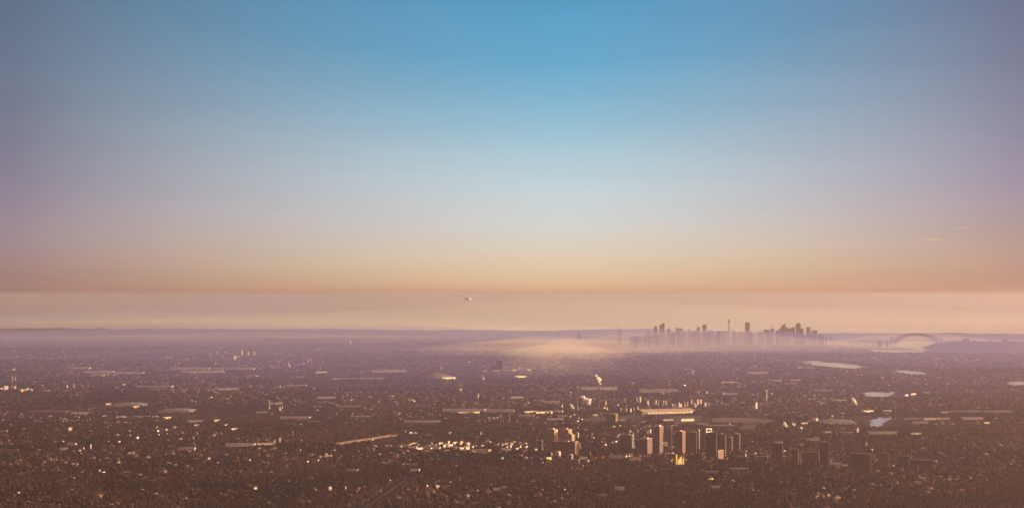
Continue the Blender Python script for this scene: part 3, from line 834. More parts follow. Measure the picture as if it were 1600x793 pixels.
def works():
    for px, yt, yb, r0, lb in ((901.6, 602.5, 641, 2.6, 'tallest dark chimney at the steaming works'), (912.3, 617.5, 640, 2.2, 'dark chimney standing in front of the big gold steam cloud'), (936.6, 599, 640, 2.4, 'tall thin chimney directly under the floating steam puff'),
                               (959.3, 604.5, 636, 1.8, 'faint thin chimney farthest along from the steam cloud'), (864.5, 626, 638, 1.7, 'short pale chimney well before the steaming works'), (879.3, 622, 637, 1.6, 'short dark chimney before the steaming works'), (1263.5, 612, 631, 1.8, 'grey slim chimney beyond the racecourse on the wooded flat'), (1196.4, 609, 634, 2.6, 'pale thick chimney beyond the town towards the ponds')):
        X, Y, Z = at(px, yb); _, zt = up(px, yt, Y); h = zt - Z
        t = thing('chimney_stack', lb, 'chimney', (X, Y, Z - 1), 0, 'chimneys of the works')
        MB().lathe([(r0 * 1.35, 0), (r0, h * .6), (r0 * .85, h)], 12).build('shaft', M['dark_wall'], t)
        MB().lathe([(r0 * .95, h * .93), (r0 * 1.1, h * .95), (r0 * 1.1, h), (r0 * .8, h + 1)], 12).build('rim', M['concrete'], t)
        keep_clear(X, Y, 0, 40, 90)
    plume('big gold-lit steam cloud drifting round the dark chimney', 913.5, 624.5, 17, 13, 640, .75, 22, 3)
    plume('floating white and pink steam puff above the tall thin chimney', 934, 592.5, 8.5, 14, 640, .9, 14, 5)
    plume('low gold steam puff below the tallest dark chimney', 893.5, 634.5, 6, 8.5, 641, .9, 11, 9)
    plume('tiny round white puff close to the tallest dark chimney', 892, 612.5, 3.2, 3, 637, .5, 7, 12)
    plume('bright rounded steam puff by the ponds on the wooded flat', 1335.5, 627.8, 9, 10, 634, .9, 13, 21)
    plume('pinkish steam puff over the curved lavender roof', 1273, 655.5, 11, 6, 660, -.5, 12, 31)
    plume('small orange steam wisp before the curved lavender roof', 1226.5, 664.5, 5, 9, 670, .9, 10, 41)
    plume('small white steam puff past the curved lavender roof', 1300.2, 649, 4, 5, 654, .9, 8, 51)
    plume('curling pale steam wisp at the end of the bright row past the works', 1012, 629.5, 3.2, 6, 634, .9, 8, 61)
    plume('pink sunlit steam over the far haze on the plain', 148, 515, 6.5, 6, 521, .6, 9, 71)
    plume('faint pink steam wisp on the hazy plain above the white flats', 547.5, 534.5, 3.5, 6, 539, .8, 8, 81)
    # small clouds riding on the top of the haze
    for px, py, w, h, sd, lb in ((731.5, 467, 10, 4.0, 91, 'small pink cloud shred just above the top of the haze'), (1069, 471.5, 4, 2.0, 92, 'tiny pale cloud shred high over the skyline towers'), (1501, 479.5, 4.5, 2.6, 93, 'tiny pale cloud shred over the headland')):
        o = plume(lb, px, py, w, h, 545, .3, 12, sd, 'cloud'); o['category'] = 'cloud'; o['group'] = 'cloud shreds over the haze'
# ------------------------------------------------------------------ sheds, halls, mid-rise slivers: tables in photo pixels
LANDMARKS = [(779, 574, 'the dark stepped tower'), (901, 622, 'the steaming works'), (1042, 645, 'the cream grandstand'), (880, 690, 'the gold-lit trio of towers'),
             (1120, 692, 'the banded office complex'), (570, 688, 'the motorway viaduct'), (1376, 659, 'the bright pond'), (675, 588, 'the oval stadium'), (1300, 570, 'the long river reach'),
             (278, 638, 'the large vaulted hall'), (378, 553, 'the far row of white flats'), (1040, 690, 'the tower crane'), (1215, 705, 'the darkest tower'), (1335, 628, 'the rounded steam puff by the ponds'), (720, 697, 'the long shopping sheds'), (45, 600, 'the pink-lit flats'), (1395, 718, 'the tower with pale balconies')]
ORD = ['closest', 'second closest', 'third closest', 'fourth closest', 'fifth closest', 'sixth closest', 'seventh closest', 'eighth closest', 'ninth closest', 'tenth closest', 'eleventh closest', 'twelfth closest']
def place_labels(items):
    """items: [(x, y, phrase)] -> a label for each that names a landmark and which one of its kind it is"""
    key = {}
    for i, (x, y, ph) in enumerate(items):
        best = min(LANDMARKS, key=lambda l: math.hypot(l[0] - x, (l[1] - y) * 2.2))
        dx, dy = x - best[0], (y - best[1]) * 2.2
        rel = ('in front of' if dy > 0 else 'beyond') if abs(dy) > abs(dx) else ('right of' if dx > 0 else 'left of')
        key.setdefault((ph, rel, best[2]), []).append((math.hypot(dx, dy), i))
    out = [None] * len(items)
    for (ph, rel, lm), v in key.items():
        v.sort()
        for k, (_, i) in enumerate(v):
            out[i] = f'{ph} {rel} {lm}' if len(v) == 1 else f'{ph}, {ORD[min(k, 11)]} {rel} {lm}'
    return out

SHEDS = [  # x0, x1, y of the base, kind: p pale, g grey, w white, L sunlit white, r brown, v vaulted, d depth px
    (105, 142, 576, 'p'), (84, 94, 584.5, 'g'), (130, 180, 582.5, 'p'), (141, 164, 587, 'p'), (181, 226, 584, 'p'), (162, 168, 579.5, 'w'), (264, 330, 577.5, 'p'), (332, 400, 577.5, 'p'), (282, 352, 582, 'p'), (385, 403, 588.5, 'p'),
    (213, 272, 606, 'g'), (236, 262, 609.5, 'g'), (334, 372, 609, 'p'), (42, 108, 645, 'r'), (111, 141, 646.5, 'p'), (164.5, 173.5, 633, 'L'), (176, 228, 633.5, 'v'), (207, 217, 637, 'L'), (250, 304, 643, 'v'),
    (181, 198, 652, 'w'), (210, 220, 651.5, 'w'), (222, 234, 651.5, 'w'), (238, 251, 651.5, 'w'), (254, 268, 654, 'L'), (160, 166, 652, 'L'), (117, 123, 652.5, 'L'), (292, 318, 659, 'p'), (334, 344, 659, 'L'), (303, 311, 665.5, 'L'), (350, 357, 666, 'L'), (360, 372, 671.5, 'L'),
    (0, 12, 675, 'p'), (0, 12, 608.5, 'L'), (30, 50, 611, 'L'), (66, 78, 611, 'w'), (0, 30, 704.5, 'r'), (352, 400, 696.5, 'p'), (401, 432, 694.5, 'w'), (93, 106, 703, 'p'), (105, 120, 695.5, 'p'), (200, 214, 708.5, 'w'), (278, 306, 703, 'p'),
    (427, 440, 554.5, 'w'), (441, 450, 555, 'p'), (492, 511, 583, 'p'), (454, 476, 590.5, 'p'), (519, 560, 593, 'w'), (561, 602, 593, 'p'), (446, 480, 604, 'p'), (496, 526, 622.5, 'p'), (418, 442, 631.5, 'p'), (494, 515, 630, 'g'), (525, 562, 637, 'g'), (400, 421, 645, 'p'),
    (437, 486, 654, 'p'), (548, 580, 652.5, 'g'), (480, 498, 661, 'g'), (690, 760, 642.5, 'p'), (713, 735, 645.5, 'L'), (736, 750, 645.5, 'L'), (749, 762, 641.5, 'L'), (758, 805, 643.5, 'p'), (768, 778, 653.5, 'w'), (630, 690, 661, 'g'),
    (754, 762, 579.5, 'w'), (771, 782, 579.5, 'w'), (790, 798, 579.5, 'L'), (798.5, 808, 579.5, 'L'), (821, 829, 579.5, 'L'), (801, 823, 589.5, 'L'), (580, 636, 581.5, 'p'), (687, 712, 592, 'L'),
    (816, 840, 645, 'L'), (832, 864, 645.5, 'L'), (858, 880, 643.5, 'w'), (810, 836, 651, 'p'), (854, 882, 656, 'p'), (797, 818, 622, 'p'), (847, 876, 629.5, 'p'), (905, 966, 608.5, 'p'), (996, 1062, 612.5, 'p'), (1126, 1152, 598.5, 'w'), (1128, 1152, 616.5, 'p'), (1166, 1200, 583.5, 'p'),
    (1035, 1052, 657, 'w'), (1060, 1086, 657.5, 'L'), (1088, 1106, 663, 'p'), (1100, 1150, 667, 'g'), (1170, 1200, 661, 'g'),
    (1300, 1323, 626, 'p'), (1344, 1366, 643.5, 'L'), (1280, 1337, 661, 'v'), (1200, 1222, 595, 'w'), (1234, 1252, 594.5, 'w'), (1271, 1300, 612, 'g'), (1226, 1246, 600.5, 'p'), (1408, 1440, 655.5, 'p'), (1440, 1484, 655.5, 'w'), (1424, 1450, 661.5, 'p'), (1500, 1536, 655, 'p'), (1535, 1546, 662.5, 'L'),
    (1354, 1402, 678, 'p'), (1421, 1440, 678.5, 'p'), (1311, 1334, 678, 'g'), (1288, 1298, 676.5, 'p'), (1256, 1281, 688, 'p'), (1248, 1256, 695.5, 'w'), (1468, 1482, 645.5, 'p'), (1484, 1534, 645, 'g'), (1534, 1582, 645.5, 'g'), (1379, 1395, 642.5, 'w'), (1412, 1419, 618.5, 'L'), (1421, 1432, 617.5, 'L'), (1460, 1468, 615, 'g'), (1440, 1452, 614, 'p'), (1250, 1262, 663, 'L'),
    (1316, 1323, 728, 'w'), (1296, 1316, 726.5, 'p'), (1428, 1440, 756, 'p'), (1537, 1544, 711.5, 'w'), (1435, 1446, 750.5, 'g'), (1140, 1170, 735, 'g'), (1180, 1200, 716, 'g'), (1210, 1222, 692.5, 'w'),
    (600, 613, 697.5, 'w'), (620, 640, 697.5, 'p'), (640, 648, 695, 'L'), (638, 652, 699.5, 'w'), (648, 660, 701.5, 'w'), (656, 688, 700.5, 'p'), (667, 682, 697, 'p'), (684, 692, 694.5, 'L'), (690, 708, 698.5, 'L'), (706, 714, 693.5, 'L'), (708, 714, 700.5, 'L'), (717, 722, 694.5, 'L'), (716, 724, 702, 'L'), (727, 733, 695.5, 'L'), (726, 733, 701.5, 'L'), (693, 702, 706.5, 'L'), (735, 740, 706.5, 'L'), (740, 762, 704.5, 'p'), (745, 760, 707.5, 'p'), (760.5, 767, 705.5, 'L'),
    (771, 784, 697.5, 'r'), (783, 800, 703.5, 'p'), (788, 806, 694.5, 'w'), (815, 824, 706.5, 'L'), (834, 839, 704, 'L'), (842, 848, 703, 'L'), (851.5, 861, 717.5, 'L'), (852, 862, 724, 'r'), (543, 560, 736.5, 'p'), (905, 918, 716.5, 'p'), (951, 975, 715.5, 'p'), (976, 990, 712.5, 'p'), (982, 1002, 718.5, 'p'), (1000, 1018, 716, 'g'), (984, 992, 700, 'w'), (1034, 1043, 693, 'w'), (1035, 1042, 696.5, 'w'), (1050, 1057, 699, 'w'), (1060, 1068, 703.5, 'r'), (870, 886, 651, 'p'), (966, 978, 657, 'p'), (926, 934, 649, 'w'),
    (640, 656, 735.5, 'w'), (862, 868, 755.5, 'r'), (900, 912, 734, 'r'), (1100, 1124, 740, 'g'), (960, 976, 765, 'p'), (1110, 1126, 764, 'g'), (512, 517, 765.5, 'L'), (664, 676, 764.5, 'r'), (680, 686, 763, 'L'), (690, 705, 762, 'r'), (770, 782, 766, 'p'), (785, 792, 763, 'w'), (395, 400, 766.5, 'L'), (608, 614, 756, 'r'),
]
KIND = {'p': ('pale grey shed', 'pale_metal', 'concrete'), 'g': ('dim grey shed', 'grey_metal', 'dark_wall'), 'w': ('white-roofed shed', 'white_metal', 'white_wall'), 'L': ('sunlit cream shed', 'white_metal', 'cream_wall'), 'r': ('brown-roofed shed', 'rust_roof', 'brick_wall'), 'v': ('lavender vaulted hall', 'pale_metal', 'concrete')}
def sheds():
    items = [((a + b) / 2, y, ('long ' if b - a > 26 else 'small ' if b - a < 9 else '') + KIND[k][0]) for a, b, y, k in SHEDS]
    labels = place_labels(items)
    for (x0, x1, y, k), lb in zip(SHEDS, labels):
        X, Y, Z = at((x0 + x1) / 2, y); s = scale_at(Y)
        ph, roof, wall = KIND[k]
        rz = math.radians(rng.uniform(24, 40)) if k == 'L' else math.radians(rng.uniform(-5, 6) if x1 - x0 > 22 else rng.uniform(-16, 22))
        w = (x1 - x0) * s * .93 / math.cos(rz) if k != 'L' else (x1 - x0) * s * .8 / math.cos(rz)
        d = min(max(.35 * w, 16), 90) * (1.2 if k in 'pgv' else .8); h = rng.uniform(7, 10) * (1.15 if Y > 11000 else 1)
        if k == 'L': d = min(d, 30); h *= 1.15
        if k == 'w': h *= .8
        t = thing('vaulted_hall' if k == 'v' else 'warehouse', lb, 'hall' if k == 'v' else 'warehouse', (X, Y, Z - .5), rz, 'sheds and halls across the plain')
        x, yy = w / 2, d / 2
        if k == 'v':
            n = 12; d = 120; yy = d / 2
            pr = [(-x * math.cos(PI * i / n), 6 + 6 * math.sin(PI * i / n)) for i in range(n + 1)]; kk = n + 1
            m = MB(); vs = [(a, -yy - 2, b) for a, b in pr] + [(a, yy, b + 3) for a, b in pr]
            m.add(vs, [(i + 1, i, kk + i, kk + i + 1) for i in range(n)]); m.build('roof', M[roof], t, True)
            m = MB(); vs = [(a, -yy, max(b - .3, 0)) for a, b in pr] + [(a, yy - 1, b) for a, b in pr] + [(-x, -yy, 0), (x, -yy, 0), (-x, yy - 1, 0), (x, yy - 1, 0)]
            m.add(vs, [tuple(range(kk)) + (2 * kk + 1, 2 * kk), tuple(range(2 * kk - 1, kk - 1, -1)) + (2 * kk + 2, 2 * kk + 3), (2 * kk, 0, kk, 2 * kk + 2), (2 * kk + 1, 2 * kk + 3, 2 * kk - 1, kk - 1)]); m.build('wall', M[wall], t)
        else:
            rise = d * .09
            m = MB(); m.box(-x, x, -yy, yy, 0, h); m.build('wall', M[wall], t)
            m = MB(); e = .8
            vs = [(-x - e, -yy - e, h + .1), (x + e, -yy - e, h + .1), (x + e, 0, h + rise), (-x - e, 0, h + rise), (x + e, yy + e, h + .1), (-x - e, yy + e, h + .1)]
            m.add(vs, [(0, 1, 2, 3), (3, 2, 4, 5), (1, 4, 2), (0, 3, 5), (5, 4, 1, 0)]); m.build('roof', M[roof], t)
        keep_clear(X, Y, rz, w / 2 + 5, d / 2 + 8)
        keep_clear(X, Y - d / 2 - 40, rz, w / 2, 55)

SLIVERS = [  # x0, x1, ytop, ybase, kind  (l lit, d dim)
    (327, 329, 551, 556, 'l'), (330, 332, 555, 559, 'l'), (338, 340, 549, 554, 'd'), (348, 350, 555.5, 562.5, 'd'), (361, 363.5, 550, 558, 'l'), (365, 367.5, 555, 563, 'l'), (368, 370.5, 556, 559, 'l'), (376.5, 379, 546, 554, 'l'), (386.5, 389, 549.5, 555, 'l'), (395.5, 398.5, 549, 555, 'l'), (351, 353.5, 549, 552, 'd'), (343.5, 346, 553, 556, 'd'),
    (480, 482, 560, 566, 'l'), (485, 487, 560, 565, 'l'), (434, 437, 563, 567, 'd'), (449, 452, 567, 569.5, 'l'), (473, 476, 566, 568.5, 'l'), (457, 459, 554.5, 557, 'l'),
    (18, 20.5, 588, 596, 'l'), (22, 24.5, 588, 596, 'l'), (4, 12, 603, 609, 'l'), (17, 20, 601.5, 606, 'l'), (20.5, 25, 603, 607, 'l'), (32, 36, 609.5, 613.5, 'l'), (41, 45, 606, 610, 'l'), (103, 105.5, 601, 608, 'd'), (113, 115.5, 599, 606, 'd'), (99, 101, 595, 599, 'l'), (119, 121, 613, 619, 'd'),
    (419, 421.5, 625, 638, 'd'), (436, 438.5, 636, 643, 'l'), (440, 442, 634, 640, 'l'), (525, 527, 645, 650, 'l'), (550, 552, 645, 649, 'l'), (436, 438.5, 684, 690, 'l'), (428, 430, 687.5, 691, 'l'), (456, 458, 674, 681, 'd'), (534, 536.5, 618, 623, 'd'), (541, 543, 615, 620, 'd'),
    (140, 143, 694, 702, 'l'), (129, 132, 699, 704, 'l'), (97, 100, 688.5, 692, 'l'), (105, 112, 668, 673, 'l'), (688, 690, 572, 578, 'd'), (683, 685, 585, 590, 'd'), (754, 757, 590, 594, 'l'), (752, 755, 586, 590, 'l'),
    (718, 721.5, 607, 611, 'l'), (745, 748, 615, 620, 'd'), (780, 783, 648, 653, 'd'), (795, 797, 648, 655, 'd'), (750, 752, 675, 680, 'd'),
    (945, 948, 627, 633, 'l'), (934, 937, 632, 636, 'l'), (947, 950, 637, 641, 'l'), (969, 972, 637.5, 641.5, 'l'), (977, 980, 638, 642.5, 'l'), (984, 987, 638, 643, 'l'), (989, 991.5, 637, 642, 'l'), (995.5, 998, 635, 641, 'l'), (877, 879.5, 632, 637, 'l'), (901, 904, 635, 642, 'd'),
    (994, 997, 620.5, 628, 'l'), (998.5, 1002, 619.5, 628, 'l'), (1011, 1014, 625, 633, 'l'), (1022, 1026, 625, 633, 'd'), (1027, 1030, 627, 634, 'd'), (1034, 1038, 626, 634, 'd'), (1039, 1042, 628, 634, 'd'), (1050, 1053, 631, 637, 'l'), (1054, 1057, 632, 637, 'l'), (1058, 1066, 631, 637, 'l'), (1068, 1071, 631, 636, 'l'), (1072, 1076, 628, 635, 'l'), (1079, 1082, 624.5, 630, 'l'), (1083, 1087, 629, 635, 'l'), (1088.5, 1092, 624, 633, 'l'), (1093, 1096.5, 624, 631, 'l'), (1100, 1104, 628.5, 635, 'l'), (1105, 1108, 629, 634, 'd'),
    (1090, 1093, 610.5, 616, 'l'), (1103, 1106, 611, 616, 'l'), (1179, 1184, 628.5, 638, 'l'), (1129, 1132, 612.5, 616, 'l'), (1192, 1200, 609, 624, 'd'), (1182, 1185, 614, 624, 'd'), (1081, 1084, 578, 584, 'l'), (1406, 1409, 585, 594, 'd'), (1477, 1480, 586, 594, 'd'),
    (902, 905, 676, 683, 'l'), (923.5, 926.5, 677, 682, 'l'), (1014.5, 1018, 671, 676, 'l'), (994, 998, 671.5, 677, 'd'), (1005, 1008, 681, 687, 'd'), (1010, 1013, 674, 679, 'd'), (903, 907, 693.5, 702, 'd'), (887, 896, 710, 718, 'd'), (902, 906, 718, 726, 'd'), (921, 924, 706, 711, 'l'), (917, 921, 718.5, 723, 'l'), (860, 863, 707, 712, 'd'),
    (1237, 1239.5, 660, 664.5, 'l'), (1241, 1243.5, 659.5, 663.5, 'l'), (1224, 1226, 661, 667, 'l'), (1306, 1308, 671, 681, 'd'), (1338, 1342, 669, 675, 'l'), (1352.5, 1355, 692, 696, 'l'), (1292, 1295, 692, 695.5, 'l'), (1164, 1166.5, 709, 714, 'l'), (1266.5, 1269.5, 713, 718, 'l'), (1110, 1112.5, 728.5, 732.5, 'd'), (1433.5, 1436, 729, 736, 'd'), (1394, 1398, 726.5, 730, 'l'), (1328, 1331, 616, 622, 'd'), (1267, 1270, 652, 657, 'd'),
]
def slivers():
    items = [((a + b) / 2, yb, ('sunlit ' if k == 'l' else 'dim ') + ('slender ' if yb - yt > 6.4 else 'low ') + 'flats') for a, b, yt, yb, k in SLIVERS]
    for (x0, x1, yt, yb, k), lb in zip(SLIVERS, place_labels(items)):
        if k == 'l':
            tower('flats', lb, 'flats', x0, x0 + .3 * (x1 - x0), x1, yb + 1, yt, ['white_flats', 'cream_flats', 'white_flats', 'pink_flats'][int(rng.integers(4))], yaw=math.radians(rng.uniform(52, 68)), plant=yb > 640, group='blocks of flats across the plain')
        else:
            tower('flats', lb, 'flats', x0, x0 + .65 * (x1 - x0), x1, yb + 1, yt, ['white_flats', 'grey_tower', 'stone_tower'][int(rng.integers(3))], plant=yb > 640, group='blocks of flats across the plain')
        X, Y, _ = at((x0 + x1) / 2, yb); keep_clear(X, Y - 40, 0, (x1 - x0) * scale_at(Y), 55)

FIELDS = [([(625, 726.5), (632, 722.5), (656, 723.5), (655, 726.5), (640, 727.8)], 'dry_grass', 'tawny dry playing field in the dark suburb before the viaduct'),
          ([(905, 656), (925, 651), (962, 649.5), (964, 656), (930, 659)], 'turf', 'olive racecourse turf before the brown apartment block'),
          ([(966, 655), (968, 650), (1000, 648.5), (1006, 654), (985, 657)], 'turf', 'olive racecourse turf between brown block and grandstand'),
          ([(1104, 655), (1130, 652), (1180, 652.5), (1212, 655), (1205, 661), (1160, 661), (1120, 660)], 'dry_grass', 'tawny racecourse straight past the grandstand'),
          ([(1155, 668), (1165, 662.5), (1182, 662.5), (1180, 668.5), (1168, 671)], 'dry_grass', 'tawny patch of open ground below the racecourse straight'),
          ([(40, 643.5), (60, 640.5), (112, 640.5), (118, 643.5), (70, 645.5)], 'dry_grass', 'long brownish field beside the pale sheds'),
          ([(1040, 664), (1050, 650), (1100, 649.5), (1090, 660)], 'turf', 'dark racecourse turf in front of the grandstand'),
          ([(1180, 658), (1190, 655.5), (1200, 656), (1196, 660)], 'turf', 'small olive paddock at the end of the racecourse')]
def fields():
    for pts, mat, lb in FIELDS:
        P = [at(x, y) for x, y in pts]
        cx, cy = sum(p[0] for p in P) / len(P), sum(p[1] for p in P) / len(P)
        rings = []
        out = []
        for i in range(len(P)):
            a, b = P[i], P[(i + 1) % len(P)]
            for k in range(6): out.append((a[0] + (b[0] - a[0]) * k / 6, a[1] + (b[1] - a[1]) * k / 6))
        vs, fs = [], []; n = len(out); nr = 6
        for r in range(nr):
            f_ = 1 - r / nr
            for (x, y) in out:
                X, Y = cx + (x - cx) * f_, cy + (y - cy) * f_; vs.append((X, Y, float(zg(X, Y)) + .8))
        vs.append((cx, cy, float(zg(cx, cy)) + .8))
        for r in range(nr - 1):
            for k in range(n): fs.append((r * n + k, r * n + (k + 1) % n, (r + 1) * n + (k + 1) % n, (r + 1) * n + k))
        for k in range(n): fs.append(((nr - 1) * n + k, (nr - 1) * n + (k + 1) % n, nr * n))
        m = MB(); m.add(vs, fs); o = m.build('grass_field', M[mat]); setting(o, 'structure', lb)
        if o.data.polygons[0].normal.z < 0: o.data.flip_normals()
        keep_clear(cx, cy, 0, (max(p[0] for p in P) - min(p[0] for p in P)) * .45, (max(p[1] for p in P) - min(p[1] for p in P)) * .45 + 40)

# ------------------------------------------------------------------ pale houses and shops that flash in the low sun
CLUSTERS = [  # x, y, spread x, spread y, how many, where
    (75, 726, 16, 5, 5, 'on the dark slope below the brown field'), (150, 736, 12, 3, 5, 'in the dark suburb far below the vaulted halls'), (210, 735, 7, 2.5, 4, 'in a knot below the pale suburban sheds'),
    (215, 672, 9, 6, 6, 'just below the large vaulted hall'), (255, 674, 12, 6, 7, 'below and past the large vaulted hall'), (178, 686, 16, 4, 6, 'below the row of white sheds'), (292, 686, 14, 2, 6, 'along a street below the sunlit small sheds'),
    (322, 718, 9, 3, 4, 'round a dark crossing before the viaduct'), (378, 718, 7, 3, 3, 'beside the dark crossing before the viaduct'), (100, 655, 14, 4, 6, 'beside the long brownish field'), (112, 706, 12, 5, 6, 'round the small pale sheds of the near suburb'),
    (30, 776, 10, 4, 4, 'nearest of all at the foot of the slope'), (160, 774, 20, 3, 5, 'strung along the nearest street'), (75, 789, 12, 2, 3, 'at the very edge of the nearest street'), (275, 778, 9, 4, 3, 'in the nearest dark hollow'),
    (425, 712, 14, 8, 7, 'in the scattered suburb below the viaduct'), (505, 716, 22, 7, 9, 'thickest below the viaduct'), (560, 705, 18, 6, 7, 'right under the viaduct'), (608, 712, 12, 7, 10, 'below the long shopping sheds'),
    (585, 752, 25, 4, 5, 'on the dark rise above the nearest trees'), (690, 758, 30, 5, 9, 'round the brown-roofed sheds of the dark rise'), (470, 756, 18, 3, 4, 'on the low dark spur'), (760, 760, 18, 4, 5, 'by the pale sheds of the dark rise'),
    (695, 698, 30, 4, 26, 'packed among the long shopping sheds'), (640, 697, 13, 3, 10, 'at the near end of the long shopping sheds'), (745, 701, 13, 3, 10, 'at the far end of the long shopping sheds'), (800, 698, 18, 3, 14, 'in the bright row between shopping sheds and gold-lit trio'), (968, 640, 26, 3, 8, 'in the bright row past the works'), (1075, 636, 20, 3, 8, 'just beyond the grandstand'),
    (645, 675, 30, 4, 9, 'along the line beyond the viaduct'), (812, 700, 12, 4, 10, 'beside the gold-lit trio of towers'), (800, 712, 10, 4, 6, 'below the lavender box block'), (828, 726, 14, 5, 8, 'on the slope under the gold-lit trio'),
    (935, 690, 18, 5, 14, 'between the gold-lit trio and the pink-sided tower'), (915, 730, 10, 5, 8, 'in the knot below the gold-lit trio'), (985, 712, 20, 4, 12, 'round the low pale blocks before the tallest tower'), (1046, 715, 8, 6, 10, 'round the gold-glinting hall'),
    (900, 655, 10, 3, 6, 'by the racecourse turf'), (965, 682, 12, 4, 6, 'before the lavender office block'), (840, 760, 25, 5, 8, 'in the dark suburb under the towers'), (975, 762, 14, 3, 5, 'in the dark suburb under the crane'), (880, 764, 16, 5, 6, 'at the dark bend below the trio'),
    (1245, 668, 14, 5, 6, 'round the orange steam wisp'), (1330, 660, 40, 6, 8, 'round the bright pond'), (470, 662, 30, 6, 7, 'among the lavender roofs beyond the viaduct'),
]
def glints():
    base = None
    for ci, (cx, cy, sx_, sy_, n, where) in enumerate(CLUSTERS):
        for k in range(max(3, round(n * .84))):
            px, py = cx + rng.normal(0, sx_), min(cy + rng.normal(0, sy_), 790)
            X, Y, Z = at(px, py); s = scale_at(Y)
            if any(((X - wx) / rx) ** 2 + ((Y - wy) / ry) ** 2 < .8 for wx, wy, rx, ry in WATER): continue
            q = min(1.0, .55 + .5 * (s - 1.6))
            w, d, h = rng.uniform(7, 14) * q, rng.uniform(8, 11) * q, rng.uniform(5, 8) * q
            big = rng.uniform() < .2
            if base is None:
                one = np.ones(1)
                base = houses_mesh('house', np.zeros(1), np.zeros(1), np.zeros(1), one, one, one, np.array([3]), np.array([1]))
                z0 = np.empty(len(base.vertices) * 3, np.float32); base.vertices.foreach_get('co', z0); z0 = z0.reshape(-1, 3); z0[:, 2] -= float(zg(0, 0)) - .3; base.vertices.foreach_set('co', z0.ravel())
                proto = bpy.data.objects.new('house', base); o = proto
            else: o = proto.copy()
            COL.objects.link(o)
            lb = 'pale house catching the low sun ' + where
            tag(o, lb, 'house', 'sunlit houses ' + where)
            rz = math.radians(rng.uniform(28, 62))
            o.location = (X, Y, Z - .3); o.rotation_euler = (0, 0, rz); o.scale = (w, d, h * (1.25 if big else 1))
            keep_clear(X, Y, 0, w * .6 + 2, d * .6 + 2)
            keep_clear(X + 28, Y - 16, math.radians(-30), 34, 9)       # the gap that lets the sun in

# ------------------------------------------------------------------ main roads through the suburbs
def roads():
    for pts, wd, lb in (([(-40, 790), (150, 742), (330, 712), (450, 699), (527, 695.5)], 11, 'dark main road leading up to the viaduct'),
                        ([(616, 682), (700, 672), (790, 664), (880, 660), (1010, 661), (1130, 672), (1290, 668), (1450, 665)], 12, 'main road running on past the towers towards the ponds'),
                        ([(560, 800), (640, 745), (745, 712), (840, 709), (960, 726), (1090, 733), (1230, 742), (1400, 770)], 9, 'avenue along the near edge of the towers'),
                        ([(200, 690), (300, 662), (420, 640), (560, 612), (690, 598), (790, 590)], 12, 'straight road from the vaulted halls to the stadium')):
        P = [np.array(at(x, y)[:2]) for x, y in pts]
        out = []
        for a, b in zip(P[:-1], P[1:]):
            n = max(int(np.linalg.norm(b - a) / 60), 2)
            for k in range(n): out.append(a + (b - a) * k / n)
        out.append(P[-1]); out = np.array(out)
        for _ in range(6): out[1:-1] = (out[:-2] + 2 * out[1:-1] + out[2:]) / 4
        d = np.gradient(out, axis=0); d /= np.linalg.norm(d, axis=1)[:, None]; nrm = np.stack([-d[:, 1], d[:, 0]], -1)
        def strip(o0, o1, dz):
            L, Rr_ = out + nrm * o0, out + nrm * o1
            vs = [(p[0], p[1], float(zg(p[0], p[1])) + dz) for p in L] + [(p[0], p[1], float(zg(p[0], p[1])) + dz) for p in Rr_]
            k = len(out); return vs, [(k + i, k + i + 1, i + 1, i) for i in range(k - 1)]
        m = MB(); m.add(*strip(wd, -wd, .55)); o = m.build('road', M['asphalt']); setting(o, 'structure', lb)
        if o.data.polygons[0].normal.z < 0: o.data.flip_normals()
        m = MB(); m.add(*strip(.35, -.35, .75)); m.build('centre_line', M['white_wall'], o)
        for a, b in zip(out[:-1], out[1:]):
            c = (a + b) / 2; e = b - a; keep_clear(c[0], c[1], math.atan2(e[1], e[0]), np.linalg.norm(e) / 2 + 4, wd + 4)

# ------------------------------------------------------------------ houses and trees by the thousand
def blocked(x, y, grow=0):
    b = np.zeros(len(x), bool)
    for (cx, cy, c, s_, hx, hy) in CLEAR:
        dx, dy = x - cx, y - cy
        b |= (np.abs(dx * c + dy * s_) < hx + grow) & (np.abs(-dx * s_ + dy * c) < hy + grow)
    return b
def patchy(x, y, sc, ph):
    v = np.zeros(len(x))
    for k, a in ((1, 1), (2.3, .7), (4.9, .5), (9.7, .35)):
        v = v + a * np.sin(x / sc * k + ph + 1.3 * np.sin(y / sc * k * .7 + ph * 2)) * np.sin(y / sc * k * 1.1 + ph * .7 + 1.1 * np.sin(x / sc * k * .6 + ph))
    return v
def scatter(d0, d1, per_km2, half=0.262):
    n = int((d1 ** 2 - d0 ** 2) * half / 1e6 * per_km2)
    r = np.sqrt(rng.uniform(d0 ** 2, d1 ** 2, n)); a = rng.uniform(-half, half, n)
    return r * np.sin(a), r * np.cos(a)
def in_frame(x, y):
    u = x / y * FPX + 800
    v = 462 + (H + (x * x + y * y) / (2 * R)) / y * FPX
    return (u > 0) & (u < 1600) & (v < 795)

